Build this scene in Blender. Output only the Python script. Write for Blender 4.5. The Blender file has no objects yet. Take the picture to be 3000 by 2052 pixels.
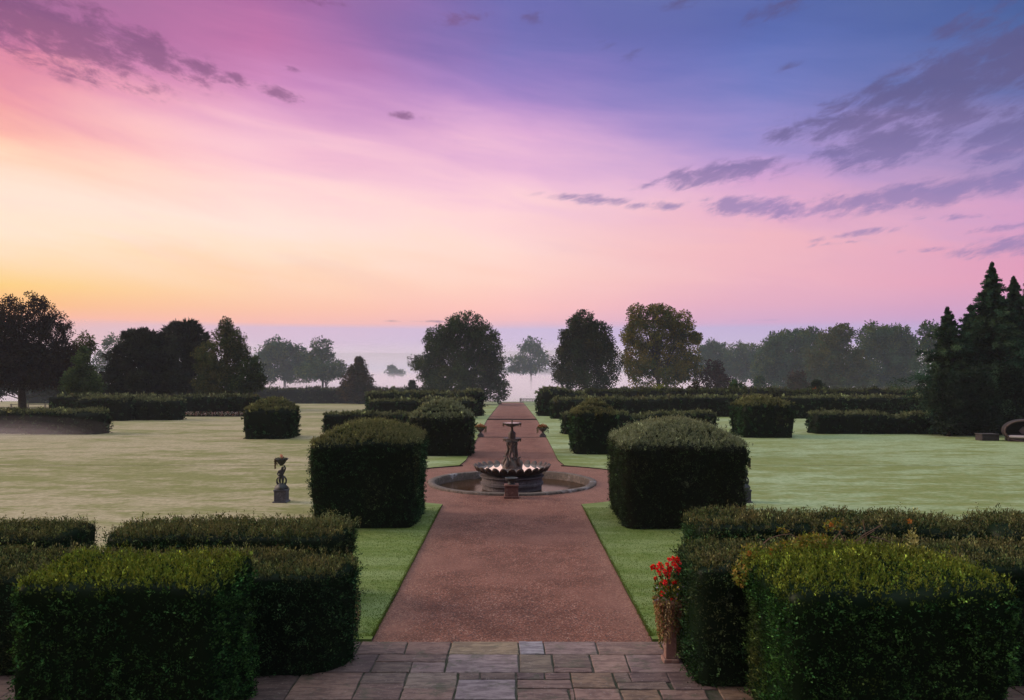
import bpy, math, random
import numpy as np

rng = np.random.default_rng(11)
random.seed(5)
SC = bpy.context.scene
COL = SC.collection
F, CX, HY, CH = 1750.0, 1163.0, 845.0, 4.8     # measured focal length, vanishing point, eye height
PI = math.pi
FC, PR, GR = 33.5, 3.66, 6.3                   # fountain centre (y), pool radius, gravel circle radius


def ter(y):
    y = np.asarray(y, float)
    a = np.clip((y - 78) / 93, 0, 1)
    b = np.clip((y - 171) / 90, 0, 1)
    return -2.0 * a - 4.0 * b * b * (3 - 2 * b)


def lin(c):
    return tuple((v / 12.92 if v <= .04045 else ((v + .055) / 1.055) ** 2.4) for v in (x / 255 for x in c))


# ------------------------------------------------------------------ noise
def _h(i, j, k):
    with np.errstate(over='ignore'):
        n = (i.astype(np.int64) * 374761393 + j.astype(np.int64) * 668265263 + k.astype(np.int64) * 2147483647) & 0xffffffff
        n = ((n ^ (n >> 13)) * 1274126177) & 0xffffffff
        return ((n ^ (n >> 16)) & 0xffff) / 65535.0


def vnoise(p):
    i = np.floor(p).astype(np.int64); f = p - i
    f = f * f * (3 - 2 * f)
    r = 0
    for dx in (0, 1):
        wx = f[:, 0] if dx else 1 - f[:, 0]
        for dy in (0, 1):
            wy = f[:, 1] if dy else 1 - f[:, 1]
            for dz in (0, 1):
                wz = f[:, 2] if dz else 1 - f[:, 2]
                r = r + _h(i[:, 0] + dx, i[:, 1] + dy, i[:, 2] + dz) * wx * wy * wz
    return r * 2 - 1


def unit(v):
    return v / np.maximum(np.linalg.norm(v, axis=1, keepdims=True), 1e-9)


# ------------------------------------------------------------------ object helpers
def tag(o, label=None, cat=None, group=None, kind=None):
    if label: o['label'] = label
    if cat: o['category'] = cat
    if group: o['group'] = group
    if kind: o['kind'] = kind
    return o


def thing(name, loc, label, cat, group=None, rz=0):
    o = bpy.data.objects.new(name, None); COL.objects.link(o)
    o.empty_display_size = .2
    o.location = loc; o.rotation_euler = (0, 0, rz)
    return tag(o, label, cat, group)


def link(name, me, mat, parent=None, smooth=False, loc=None):
    o = bpy.data.objects.new(name, me); COL.objects.link(o)
    if mat: me.materials.append(mat)
    if smooth:
        me.polygons.foreach_set('use_smooth', [True] * len(me.polygons))
    if parent: o.parent = parent
    if loc is not None: o.location = loc
    return o


def mesh_quads(name, V, Fq, C=None):
    """V (n,3), Fq (m,4) int, C (m,3) per face colour"""
    me = bpy.data.meshes.new(name)
    V = np.asarray(V, np.float32); Fq = np.asarray(Fq, np.int32)
    m = len(Fq)
    me.vertices.add(len(V)); me.vertices.foreach_set('co', V.ravel())
    me.loops.add(m * 4); me.loops.foreach_set('vertex_index', Fq.ravel())
    me.polygons.add(m)
    me.polygons.foreach_set('loop_start', np.arange(0, m * 4, 4, dtype=np.int32))
    me.update(calc_edges=True)
    if C is not None:
        a = me.attributes.new('col', 'FLOAT_COLOR', 'FACE')
        C4 = np.ones((m, 4), np.float32); C4[:, :3] = C
        a.data.foreach_set('color', C4.ravel())
    me.validate()
    return me


class MB:
    """collects polygons for one mesh"""
    def __init__(s):
        s.v = []; s.f = []

    def add(s, vs, fs):
        n = len(s.v); s.v += [tuple(v) for v in vs]; s.f += [tuple(i + n for i in f) for f in fs]

    def box(s, x0, x1, y0, y1, z0, z1, bev=0.0):
        b = min(bev, (x1 - x0) / 3, (y1 - y0) / 3, (z1 - z0) / 3)
        if b <= 0:
            vs = [(x, y, z) for z in (z0, z1) for (x, y) in ((x0, y0), (x1, y0), (x1, y1), (x0, y1))]
            s.add(vs, [(3, 2, 1, 0), (4, 5, 6, 7), (0, 1, 5, 4), (1, 2, 6, 5), (2, 3, 7, 6), (3, 0, 4, 7)])
            return
        rings = [(b, z0), (0, z0 + b), (0, z1 - b), (b, z1)]
        vs = []
        for i, z in rings:
            vs += [(x0 + i + b, y0 + i, z), (x1 - i - b, y0 + i, z), (x1 - i, y0 + i + b, z), (x1 - i, y1 - i - b, z),
                   (x1 - i - b, y1 - i, z), (x0 + i + b, y1 - i, z), (x0 + i, y1 - i - b, z), (x0 + i, y0 + i + b, z)]
        fs = [tuple(range(7, -1, -1)), tuple(range(24, 32))]
        for r in range(3):
            for k in range(8):
                fs.append((r * 8 + k, r * 8 + (k + 1) % 8, r * 8 + 8 + (k + 1) % 8, r * 8 + 8 + k))
        s.add(vs, fs)

    def lathe(s, prof, n=32, c=(0, 0, 0), mod=None, a0=0, a1=2 * PI):
        full = abs(a1 - a0 - 2 * PI) < 1e-6
        m = n if full else n + 1
        vs = []
        for i, (r, z) in enumerate(prof):
            for k in range(m):
                t = a0 + (a1 - a0) * k / n
                rr, zz = (r, z) if mod is None else mod(i, t, r, z)
                vs.append((c[0] + rr * math.cos(t), c[1] + rr * math.sin(t), c[2] + zz))
        fs = []
        for i in range(len(prof) - 1):
            for k in range(n):
                k2 = (k + 1) % m
                fs.append((i * m + k, i * m + k2, (i + 1) * m + k2, (i + 1) * m + k))
        s.add(vs, fs)

    def tube(s, pts, rad, n=6):
        pts = [np.array(p, float) for p in pts]
        if not hasattr(rad, '__len__'): rad = [rad] * len(pts)
        vs = []
        for i, p in enumerate(pts):
            d = pts[min(i + 1, len(pts) - 1)] - pts[max(i - 1, 0)]
            d /= max(np.linalg.norm(d), 1e-9)
            u = np.cross(d, (0.31, 0.95, 0.05) if abs(d[2]) > .8 else (0, 0, 1.0)); u /= max(np.linalg.norm(u), 1e-9)
            w = np.cross(d, u)
            for k in range(n):
                t = 2 * PI * k / n
                vs.append(tuple(p + rad[i] * (math.cos(t) * u + math.sin(t) * w)))
        fs = [tuple(range(n - 1, -1, -1)), tuple(range((len(pts) - 1) * n, len(pts) * n))]
        for i in range(len(pts) - 1):
            for k in range(n):
                fs.append((i * n + k, i * n + (k + 1) % n, (i + 1) * n + (k + 1) % n, (i + 1) * n + k))
        s.add(vs, fs)

    def build(s, name, mat, parent=None, smooth=False, loc=None):
        me = bpy.data.meshes.new(name)
        me.from_pydata(s.v, [], s.f); me.update()
        return link(name, me, mat, parent, smooth, loc)


def skin(name, verts, edges, radii, mat, parent=None, sub=2, loc=None):
    """one continuous body grown over a skeleton"""
    me = bpy.data.meshes.new(name); me.from_pydata(verts, edges, []); me.update()
    o = bpy.data.objects.new(name, me); COL.objects.link(o)
    m = o.modifiers.new('Skin', 'SKIN')
    if not me.skin_vertices:
        with bpy.context.temp_override(object=o, active_object=o):
            pass
    lay = me.skin_vertices[0].data if me.skin_vertices else None
    if lay is None:
        import bmesh
        bm = bmesh.new(); bm.from_mesh(me); bm.verts.layers.skin.verify(); bm.to_mesh(me); bm.free()
        lay = me.skin_vertices[0].data
    for i, r in enumerate(radii):
        lay[i].radius = (r, r) if not hasattr(r, '__len__') else r
        lay[i].use_root = (i == 0)
    s = o.modifiers.new('Sub', 'SUBSURF'); s.levels = sub; s.render_levels = sub
    dg = bpy.context.evaluated_depsgraph_get(); dg.update()
    new = bpy.data.meshes.new_from_object(o.evaluated_get(dg))
    o.modifiers.clear(); o.data = new; new.name = name
    new.materials.clear(); new.materials.append(mat)
    new.polygons.foreach_set('use_smooth', [True] * len(new.polygons))
    if parent: o.parent = parent
    if loc is not None: o.location = loc
    return o


# ------------------------------------------------------------------ materials
def nmat(name):
    m = bpy.data.materials.new(name); m.use_nodes = True
    nt = m.node_tree; nt.nodes.clear()
    return m, nt


class N:
    def __init__(s, nt): s.nt = nt

    def __call__(s, t, **kw):
        n = s.nt.nodes.new(t)
        for k, v in kw.items():
            if k.startswith('i_'): n.inputs[int(k[2:])].default_value = v
            else: setattr(n, k, v)
        return n

    def set(s, sock, v):
        if hasattr(v, 'is_output') or isinstance(v, bpy.types.NodeSocket): s.nt.links.new(v, sock)
        else: sock.default_value = v

    def math(s, op, a, b=0.0, c=0.0, clamp=False):
        n = s.nt.nodes.new('ShaderNodeMath'); n.operation = op; n.use_clamp = clamp
        s.set(n.inputs[0], a); s.set(n.inputs[1], b); s.set(n.inputs[2], c)
        return n.outputs[0]

    def maprange(s, v, a, b, c=0.0, d=1.0, smooth=True):
        n = s.nt.nodes.new('ShaderNodeMapRange'); n.interpolation_type = 'SMOOTHSTEP' if smooth else 'LINEAR'
        s.set(n.inputs[0], v)
        for i, q in enumerate((a, b, c, d)): s.set(n.inputs[i + 1], q)
        return n.outputs[0]

    def mix(s, f, a, b, mode='MIX'):
        n = s.nt.nodes.new('ShaderNodeMix'); n.data_type = 'RGBA'; n.blend_type = mode
        s.set(n.inputs[0], f)
        for k, q in ((6, a), (7, b)):
            if isinstance(q, tuple) and len(q) == 3: q = q + (1,)
            s.set(n.inputs[k], q)
        return n.outputs[2]

    def noise(s, vec, scale, detail=3, rough=.55, dist=0):
        n = s.nt.nodes.new('ShaderNodeTexNoise')
        n.inputs['Scale'].default_value = scale; n.inputs['Detail'].default_value = detail
        n.inputs['Roughness'].default_value = rough; n.inputs['Distortion'].default_value = dist
        s.nt.links.new(vec, n.inputs['Vector'])
        return n.outputs['Fac']


def surf(name, base, rough=.8, noise=None, bump=None, spec=.3, metallic=0, second=None):
    """base colour broken up by noise (scale, second colour), with bump"""
    m, nt = nmat(name); n = N(nt)
    out = n('ShaderNodeOutputMaterial'); p = n('ShaderNodeBsdfPrincipled')
    nt.links.new(p.outputs[0], out.inputs[0])
    p.inputs['Roughness'].default_value = rough; p.inputs['Specular IOR Level'].default_value = spec
    p.inputs['Metallic'].default_value = metallic
    tc = n('ShaderNodeTexCoord').outputs['Object']
    c = base + (1,)
    if noise:
        for sc, col2, lo, hi in noise:
            f = n.maprange(n.noise(tc, sc, 5, .6), lo, hi)
            c = n.mix(f, c, col2)
    if isinstance(c, tuple): p.inputs['Base Color'].default_value = c
    else: nt.links.new(c, p.inputs['Base Color'])
    if bump:
        b = n('ShaderNodeBump'); b.inputs['Strength'].default_value = bump[1]; b.inputs['Distance'].default_value = bump[2]
        nt.links.new(n.noise(tc, bump[0], 5, .65), b.inputs['Height']); nt.links.new(b.outputs[0], p.inputs['Normal'])
    return m


def foliage_mat(name, trans=.25, gloss=.06):
    m, nt = nmat(name); n = N(nt)
    out = n('ShaderNodeOutputMaterial')
    at = n('ShaderNodeAttribute', attribute_name='col')
    d = n('ShaderNodeBsdfDiffuse'); t = n('ShaderNodeBsdfTranslucent'); g = n('ShaderNodeBsdfGlossy')
    g.inputs['Roughness'].default_value = .45
    nt.links.new(at.outputs[0], d.inputs[0])
    warm = n.mix(1.0, at.outputs[0], (1.25, 1.15, .6), 'MULTIPLY')
    nt.links.new(warm, t.inputs[0])
    a = n('ShaderNodeMixShader', i_0=trans); nt.links.new(d.outputs[0], a.inputs[1]); nt.links.new(t.outputs[0], a.inputs[2])
    b = n('ShaderNodeMixShader', i_0=gloss); nt.links.new(a.outputs[0], b.inputs[1]); nt.links.new(g.outputs[0], b.inputs[2])
    g.inputs[0].default_value = (.8, .8, .8, 1)
    nt.links.new(b.outputs[0], out.inputs[0])
    return m


LEAF = foliage_mat('leaf', .25, .008)
PETAL = foliage_mat('petal', .3, .03)
BARK = surf('bark', (.035, .026, .02), .9, [(6, (.06, .05, .04), .4, .7)], (14, .8, .03))
STONE = surf('weathered_stone', (.20, .18, .17), .85, [(3, (.34, .31, .30), .45, .7), (9, (.09, .085, .08), .5, .75)], (25, .5, .02))
RIMST = surf('mossy_rim_stone', (.10, .078, .068), .9, [(.9, (.30, .27, .28), .56, .66), (5, (.17, .13, .11), .45, .7), (12, (.04, .04, .03), .5, .7)], (20, .8, .03))
STONE_DARK = surf('lichen_stone', (.11, .095, .10), .85, [(4, (.2, .18, .19), .5, .75), (12, (.05, .05, .05), .5, .7)], (25, .5, .02))
BRONZE = surf('aged_bronze', (.055, .033, .026), .55, [(6, (.10, .05, .035), .45, .7), (14, (.03, .035, .03), .5, .7)], (30, .4, .01), spec=.4)
LEAD = surf('dark_lead', (.03, .032, .036), .6, [(8, (.055, .055, .06), .5, .7)], (30, .4, .01), spec=.4)
TERRA = surf('terracotta', (.13, .055, .045), .8, [(7, (.20, .11, .09), .5, .7), (20, (.07, .032, .028), .5, .75)], (40, .4, .008))
WOOD = surf('dark_timber', (.03, .025, .027), .8, [(5, (.045, .037, .04), .4, .7)], (20, .5, .01))
WICKER_IN = surf('wicker_inside', (.025, .019, .022), .8, None, (60, .6, .01))
WICKER = surf('wicker_rim', (.075, .045, .04), .7, [(30, (.04, .028, .025), .4, .6)], (80, .6, .01))
CUSHION = surf('cushion_cloth', (.40, .36, .38), .9, None, (40, .2, .005))
PILLOW = surf('pillow_cloth', (.28, .24, .30), .9, None, (40, .2, .005))
BALUS = surf('pale_stone', (.30, .28, .27), .85, [(6, (.42, .40, .39), .45, .7)], (25, .4, .02))
SLATE = surf('edging_stone', (.05, .035, .035), .85, [(6, (.09, .065, .06), .45, .7)], (25, .4, .02))


def water_mat(name, col, ior, rough=.02, bump=.02):
    m, nt = nmat(name); n = N(nt)
    out = n('ShaderNodeOutputMaterial'); p = n('ShaderNodeBsdfPrincipled')
    p.inputs['Base Color'].default_value = col + (1,); p.inputs['Roughness'].default_value = rough
    p.inputs['IOR'].default_value = ior; p.inputs['Specular IOR Level'].default_value = .5
    tc = n('ShaderNodeTexCoord').outputs['Object']
    b = n('ShaderNodeBump'); b.inputs['Strength'].default_value = bump; b.inputs['Distance'].default_value = .02
    nt.links.new(n.noise(tc, 6, 2), b.inputs['Height']); nt.links.new(b.outputs[0], p.inputs['Normal'])
    nt.links.new(p.outputs[0], out.inputs[0])
    return m


POOLW = water_mat('pool_water', (.045, .024, .013), 1.10, .12, .05)
BOWLW = water_mat('bowl_water', (.97, .97, .97), 1.33, .03, .01)
[q for q in BOWLW.node_tree.nodes if q.type == 'BSDF_PRINCIPLED'][0].inputs['Metallic'].default_value = .9


def lawn_mat():
    m, nt = nmat('dewy_lawn'); n = N(nt)
    out = n('ShaderNodeOutputMaterial'); p = n('ShaderNodeBsdfPrincipled')
    nt.links.new(p.outputs[0], out.inputs[0])
    geo = n('ShaderNodeNewGeometry').outputs['Position']
    sep = n('ShaderNodeSeparateXYZ'); nt.links.new(geo, sep.inputs[0])
    x, y = sep.outputs[0], sep.outputs[1]
    mp = n('ShaderNodeMapping'); mp.inputs['Scale'].default_value = (.45, 1.15, 1); mp.inputs['Rotation'].default_value = (0, 0, .12); nt.links.new(geo, mp.inputs[0])
    big = n.noise(mp.outputs[0], .12, 4, .6)
    mid = n.noise(mp.outputs[0], .62, 6, .68)
    fine = n.noise(geo, 5.0, 5, .7)
    grain = n.noise(geo, 60.0, 3, .7)
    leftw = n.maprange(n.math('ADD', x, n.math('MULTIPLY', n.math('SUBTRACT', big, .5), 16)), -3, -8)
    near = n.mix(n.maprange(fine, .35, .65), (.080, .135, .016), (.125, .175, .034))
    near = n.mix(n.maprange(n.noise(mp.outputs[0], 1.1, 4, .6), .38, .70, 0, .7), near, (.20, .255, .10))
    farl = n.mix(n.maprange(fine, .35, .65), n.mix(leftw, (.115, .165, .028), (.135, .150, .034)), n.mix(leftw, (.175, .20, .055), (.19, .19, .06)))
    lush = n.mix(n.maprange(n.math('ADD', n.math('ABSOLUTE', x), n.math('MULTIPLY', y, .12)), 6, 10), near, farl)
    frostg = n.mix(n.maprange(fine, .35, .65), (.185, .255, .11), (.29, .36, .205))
    frost_glow = n.mix(n.maprange(fine, .35, .65), (.255, .220, .115), (.385, .328, .215))
    # dew lies on the open lawn, heavier out from the hedges, pink sky glow painted in as beige on the left
    frost = n.mix(leftw, frostg, frost_glow)
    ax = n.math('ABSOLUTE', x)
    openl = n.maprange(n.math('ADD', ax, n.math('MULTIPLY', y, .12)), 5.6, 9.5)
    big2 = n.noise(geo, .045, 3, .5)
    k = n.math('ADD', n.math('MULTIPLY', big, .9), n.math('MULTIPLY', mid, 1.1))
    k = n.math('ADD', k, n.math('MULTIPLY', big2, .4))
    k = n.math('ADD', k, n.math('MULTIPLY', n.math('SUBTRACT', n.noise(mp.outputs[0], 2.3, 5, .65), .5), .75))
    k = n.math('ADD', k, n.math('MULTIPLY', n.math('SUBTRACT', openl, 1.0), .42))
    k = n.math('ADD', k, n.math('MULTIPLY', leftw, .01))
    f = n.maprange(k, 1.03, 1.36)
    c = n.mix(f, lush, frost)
    c = n.mix(n.maprange(grain, .3, .75, 0, .45), c, n.mix(1.0, c, (.45, .5, .4), 'MULTIPLY'))
    nt.links.new(c, p.inputs['Base Color'])
    p.inputs['Roughness'].default_value = .75
    p.inputs['Specular IOR Level'].default_value = .12
    p.inputs['Sheen Weight'].default_value = .06
    p.inputs['Sheen Roughness'].default_value = .45
    b = n('ShaderNodeBump'); b.inputs['Strength'].default_value = .3; b.inputs['Distance'].default_value = .02
    h = n.math('ADD', n.math('MULTIPLY', grain, .5), n.math('MULTIPLY', fine, 1.6))
    nt.links.new(h, b.inputs['Height']); nt.links.new(b.outputs[0], p.inputs['Normal'])
    return m


def gravel_mat():
    m, nt = nmat('red_gravel'); n = N(nt)
    out = n('ShaderNodeOutputMaterial'); p = n('ShaderNodeBsdfPrincipled')
    nt.links.new(p.outputs[0], out.inputs[0])
    geo = n('ShaderNodeNewGeometry').outputs['Position']
    sep = n('ShaderNodeSeparateXYZ'); nt.links.new(geo, sep.inputs[0])
    v = n('ShaderNodeTexVoronoi'); v.inputs['Scale'].default_value = 42
    nt.links.new(geo, v.inputs['Vector'])
    s2 = n('ShaderNodeSeparateColor'); nt.links.new(v.outputs['Color'], s2.inputs[0])
    c = n.mix(s2.outputs[0], (.098, .033, .022), (.245, .100, .068))
    c = n.mix(n.maprange(s2.outputs[1], .82, .95), c, (.34, .20, .155))
    c = n.mix(n.maprange(s2.outputs[2], .8, .95), c, (.07, .04, .04))
    c = n.mix(n.maprange(n.noise(geo, 1.1, 5, .65), .35, .7, 0, .8), c, n.mix(1.0, c, (.52, .46, .44), 'MULTIPLY'))
    c = n.mix(n.maprange(n.noise(geo, .35, 4, .6), .45, .7, 0, .55), c, (.21, .095, .072))
    edge = n.maprange(n.math('ABSOLUTE', sep.outputs[0]), 1.5, 2.6, 0, .4)
    c = n.mix(edge, c, n.mix(s2.outputs[0], (.15, .07, .055), (.34, .185, .14)))
    nt.links.new(c, p.inputs['Base Color'])
    p.inputs['Roughness'].default_value = .85; p.inputs['Specular IOR Level'].default_value = .25
    b = n('ShaderNodeBump'); b.inputs['Strength'].default_value = .8; b.inputs['Distance'].default_value = .02
    nt.links.new(n.math('ADD', v.outputs['Distance'], n.math('MULTIPLY', n.noise(geo, 7, 3), .5)), b.inputs['Height'])
    nt.links.new(b.outputs[0], p.inputs['Normal'])
    return m


def paving_mat():
    m, nt = nmat('sandstone_flags'); n = N(nt)
    out = n('ShaderNodeOutputMaterial'); p = n('ShaderNodeBsdfPrincipled')
    nt.links.new(p.outputs[0], out.inputs[0])
    geo = n('ShaderNodeNewGeometry').outputs['Position']
    at = n('ShaderNodeAttribute', attribute_name='col')
    mp = n('ShaderNodeMapping'); mp.inputs['Scale'].default_value = (1.2, 4.0, 1); nt.links.new(geo, mp.inputs[0])
    rip = n.noise(mp.outputs[0], 2.4, 7, .68, .6)
    spk = n.noise(geo, 20, 4, .7)
    c = n.mix(n.maprange(rip, .40, .60, 0, .9), at.outputs[0], n.mix(1.0, at.outputs[0], (.5, .47, .5), 'MULTIPLY'))
    c = n.mix(n.maprange(spk, .55, .75, 0, .5), c, (.30, .26, .25))
    c = n.mix(n.maprange(n.noise(geo, 2.1, 6, .72), .52, .68, 0, .7), c, (.055, .06, .035))
    nt.links.new(c, p.inputs['Base Color'])
    p.inputs['Roughness'].default_value = .7; p.inputs['Specular IOR Level'].default_value = .3
    b = n('ShaderNodeBump'); b.inputs['Strength'].default_value = .7; b.inputs['Distance'].default_value = .02
    nt.links.new(n.math('ADD', rip, n.math('MULTIPLY', spk, .35)), b.inputs['Height'])
    nt.links.new(b.outputs[0], p.inputs['Normal'])
    return m


SOIL = surf('soil', (.028, .02, .014), .95, [(8, (.05, .035, .025), .4, .7)], (20, .6, .03))
MORTAR = surf('mortar_moss', (.065, .055, .046), .95, [(2.5, (.028, .032, .018), .38, .56)], (30, .6, .01))
FIELD = surf('field_grass', (.07, .10, .035), .9, [(.02, (.14, .14, .07), .4, .65)], None)
HILL = surf('hill_cover', (.09, .10, .07), .9, [(.004, (.05, .06, .05), .45, .6)], None)


# ------------------------------------------------------------------ the setting
def grid_rows(ys, xl, xr, nx, zf, name, mat, kind='structure', skirt=None):
    """rows of quads between xl(y) and xr(y)"""
    V, Fq = [], []
    for y in ys:
        a, b = xl(y), xr(y)
        for k in range(nx):
            t = k / (nx - 1)
            x = a + (b - a) * t
            V.append((x, y, zf(x, y)))
    for i in range(len(ys) - 1):
        for k in range(nx - 1):
            o = i * nx + k
            Fq.append((o, o + 1, o + nx + 1, o + nx))
    return V, Fq


ARC = [FC - GR + GR * (1 - math.cos(t)) for t in np.linspace(0, PI / 2, 26)]
ys_arc = sorted(set([FC - math.sqrt(GR ** 2 - 2.5 ** 2)] + [FC - GR * math.cos(t) for t in np.linspace(.42, PI - .42, 40)] + [FC + math.sqrt(GR ** 2 - 2.5 ** 2)]))
ys_lawn = [13.69] + list(np.linspace(13.70, 26.5, 14)) + [y for y in ys_arc if y > 26.6] + list(np.linspace(39.2, 186, 60))


def pathhalf(y):
    e = 2.5
    if abs(y - FC) < GR: e = max(e, math.sqrt(GR ** 2 - (y - FC) ** 2))
    return e


jit = np.random.default_rng(3)
EDGE = {}


def lawn_edge(y):
    k = round(y, 3)
    if k not in EDGE: EDGE[k] = pathhalf(y) + jit.uniform(-.015, .015)
    return EDGE[k]


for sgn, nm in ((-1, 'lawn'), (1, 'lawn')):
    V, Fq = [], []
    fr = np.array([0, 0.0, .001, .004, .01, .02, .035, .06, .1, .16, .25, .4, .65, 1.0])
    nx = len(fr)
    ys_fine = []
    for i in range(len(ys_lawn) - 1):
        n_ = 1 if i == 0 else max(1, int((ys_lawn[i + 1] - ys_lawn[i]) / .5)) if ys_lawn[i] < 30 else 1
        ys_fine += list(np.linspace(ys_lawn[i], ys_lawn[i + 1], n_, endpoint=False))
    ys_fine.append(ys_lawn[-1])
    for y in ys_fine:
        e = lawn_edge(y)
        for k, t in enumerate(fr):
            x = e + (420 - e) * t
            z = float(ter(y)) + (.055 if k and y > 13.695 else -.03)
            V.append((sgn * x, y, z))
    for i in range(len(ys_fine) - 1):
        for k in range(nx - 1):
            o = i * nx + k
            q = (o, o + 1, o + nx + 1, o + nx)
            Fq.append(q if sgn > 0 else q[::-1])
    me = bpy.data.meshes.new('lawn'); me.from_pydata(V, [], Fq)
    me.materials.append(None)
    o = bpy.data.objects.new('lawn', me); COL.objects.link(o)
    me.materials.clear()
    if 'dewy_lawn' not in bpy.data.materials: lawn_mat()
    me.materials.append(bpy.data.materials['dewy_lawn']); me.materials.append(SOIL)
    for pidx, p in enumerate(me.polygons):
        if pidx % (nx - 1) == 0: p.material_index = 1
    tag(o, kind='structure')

# gravel walk with the circle round the pool
RIN = 3.45
V, Fq = [], []
ys_g = sorted(set(list(np.linspace(13.66, 26.4, 8)) + [FC + GR * math.sin(t) for t in np.linspace(-PI / 2, PI / 2, 61)] + [FC + RIN * math.sin(t) for t in np.linspace(-PI / 2, PI / 2, 41)] + list(np.linspace(39.3, 172, 40))))
for y in ys_g:
    h = 2.62
    if abs(y - FC) < GR + .12: h = max(h, math.sqrt(max(0, (GR + .12) ** 2 - (y - FC) ** 2)))
    a = math.sqrt(max(0, RIN ** 2 - (y - FC) ** 2))
    z = float(ter(y))
    for x in (-h, -a, a, h): V.append((x, y, z))
for i in range(len(ys_g) - 1):
    o = i * 4
    Fq.append((o, o + 1, o + 5, o + 4)); Fq.append((o + 2, o + 3, o + 7, o + 6))
    if abs(ys_g[i] + ys_g[i + 1] - 2 * FC) / 2 > RIN: Fq.append((o + 1, o + 2, o + 6, o + 5))
me = bpy.data.meshes.new('gravel_path'); me.from_pydata(V, [], Fq)
tag(link('gravel_path', me, gravel_mat()), kind='structure')

# base terrain to the horizon
ysb = [-60, 0, 40, 100, 170, 180, 187, 200, 230, 261, 320, 500, 900, 1600, 3120]
xsb = [-3250, -1200, -600, -300, -100, 0, 100, 300, 600, 1200, 3250]
V = [(x, y, float(ter(y)) - (.6 if y < 182 else (.06 if y < 190 else .0))) for y in ysb for x in xsb]
Fq = [(i * 11 + k, i * 11 + k + 1, i * 11 + k + 12, i * 11 + k + 11) for i in range(len(ysb) - 1) for k in range(10)]
me = bpy.data.meshes.new('ground'); me.from_pydata(V, [], Fq)
tag(link('ground', me, FIELD), kind='structure')

# distant hills beyond the mist
V, Fq = [], []
xs = np.linspace(-3200, 3200, 120)
for x in xs:
    h = 80 + 6 * math.sin(x * .0017 + 1) + 3 * math.sin(x * .0047)
    for j, (yy, hf) in enumerate(((2500, 0), (2700, .45), (2880, .9), (3000, 1.0), (3100, .9))):
        V.append((x, yy, -6.5 + hf * (h + 6.5)))
for i in range(len(xs) - 1):
    for j in range(4):
        o = i * 5 + j
        Fq.append((o, o + 5, o + 6, o + 1))
me = bpy.data.meshes.new('hills'); me.from_pydata(V, [], Fq)
tag(link('hills', me, HILL, smooth=True), kind='structure')

# ---- paving
slabs = []


def row(d0, d1, xs_):
    for a, b in zip(xs_[:-1], xs_[1:]): slabs.append((a, b, d0, d1))


def rnd(a, b):
    out = [a]
    while out[-1] < b - 1.1: out.append(out[-1] + random.uniform(.55, 1.1))
    return out + [b]


row(13.07, 13.70, rnd(-14, -2.67) + [-1.84, -1.07, .117, .556, 1.475, 2.62] + rnd(2.62, 14)[1:])
row(12.28, 13.07, rnd(-14, -2.26)); row(12.72, 13.07, [-2.26, -1.08]); row(12.28, 12.72, [-2.26, -1.64, -1.08])
row(12.28, 13.07, [-1.08, .11, .668]); row(12.48, 13.07, [.668, 1.3]); row(12.28, 12.48, [.668, 1.3])
row(12.28, 13.07, [1.3, 1.9] + rnd(1.9, 14)[1:])
row(11.25, 12.28, rnd(-14, -2.35))
row(11.85, 12.28, [-2.35, -1.65]); row(11.25, 11.85, [-2.35, -1.65])
row(11.67, 12.28, [-1.65, -.85]); row(11.25, 11.67, [-1.65, -.85])
row(12.0, 12.28, [-.85, -.5, .07]); row(11.25, 12.0, [-.85, .07])
row(12.0, 12.28, [.07, .52, .93]); row(11.66, 12.0, [.07, .93]); row(11.25, 11.66, [.07, .85, .93])
row(11.68, 12.28, [.93, 1.6]); row(11.25, 11.68, [.93, 1.62])
row(11.9, 12.28, [1.6, 1.85, 2.45]); row(11.62, 11.9, [1.6, 2.4]); row(11.25, 11.62, [1.62, 2.2, 2.9])
row(11.62, 12.28, [2.45, 3.1]); row(11.25, 12.28, rnd(3.1, 14))
for d1 in (11.25, 10.6, 9.8, 9.2, 8.5, 7.7, 7.0, 6.2, 5.5):
    row(d1 - .68, d1, rnd(-14, 14))
pal = [(.22, .155, .13), (.165, .12, .105), (.25, .185, .155), (.125, .095, .09), (.22, .165, .115), (.19, .14, .12), (.23, .185, .175), (.155, .125, .105)]
pal = [(r_ * 1.1, g_ * .95, b_ * .94) for r_, g_, b_ in pal]
MBp = MB(); pc = []
spec_col = {(-1.07, 13.07): (.27, .20, .13), (.117, 13.07): (.32, .29, .32), (-1.08, 12.28): (.29, .215, .21), (-.85, 11.25): (.27, .215, .225),
            (.11, 12.28): (.24, .185, .14), (-1.65, 11.67): (.25, .185, .15)}
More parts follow.
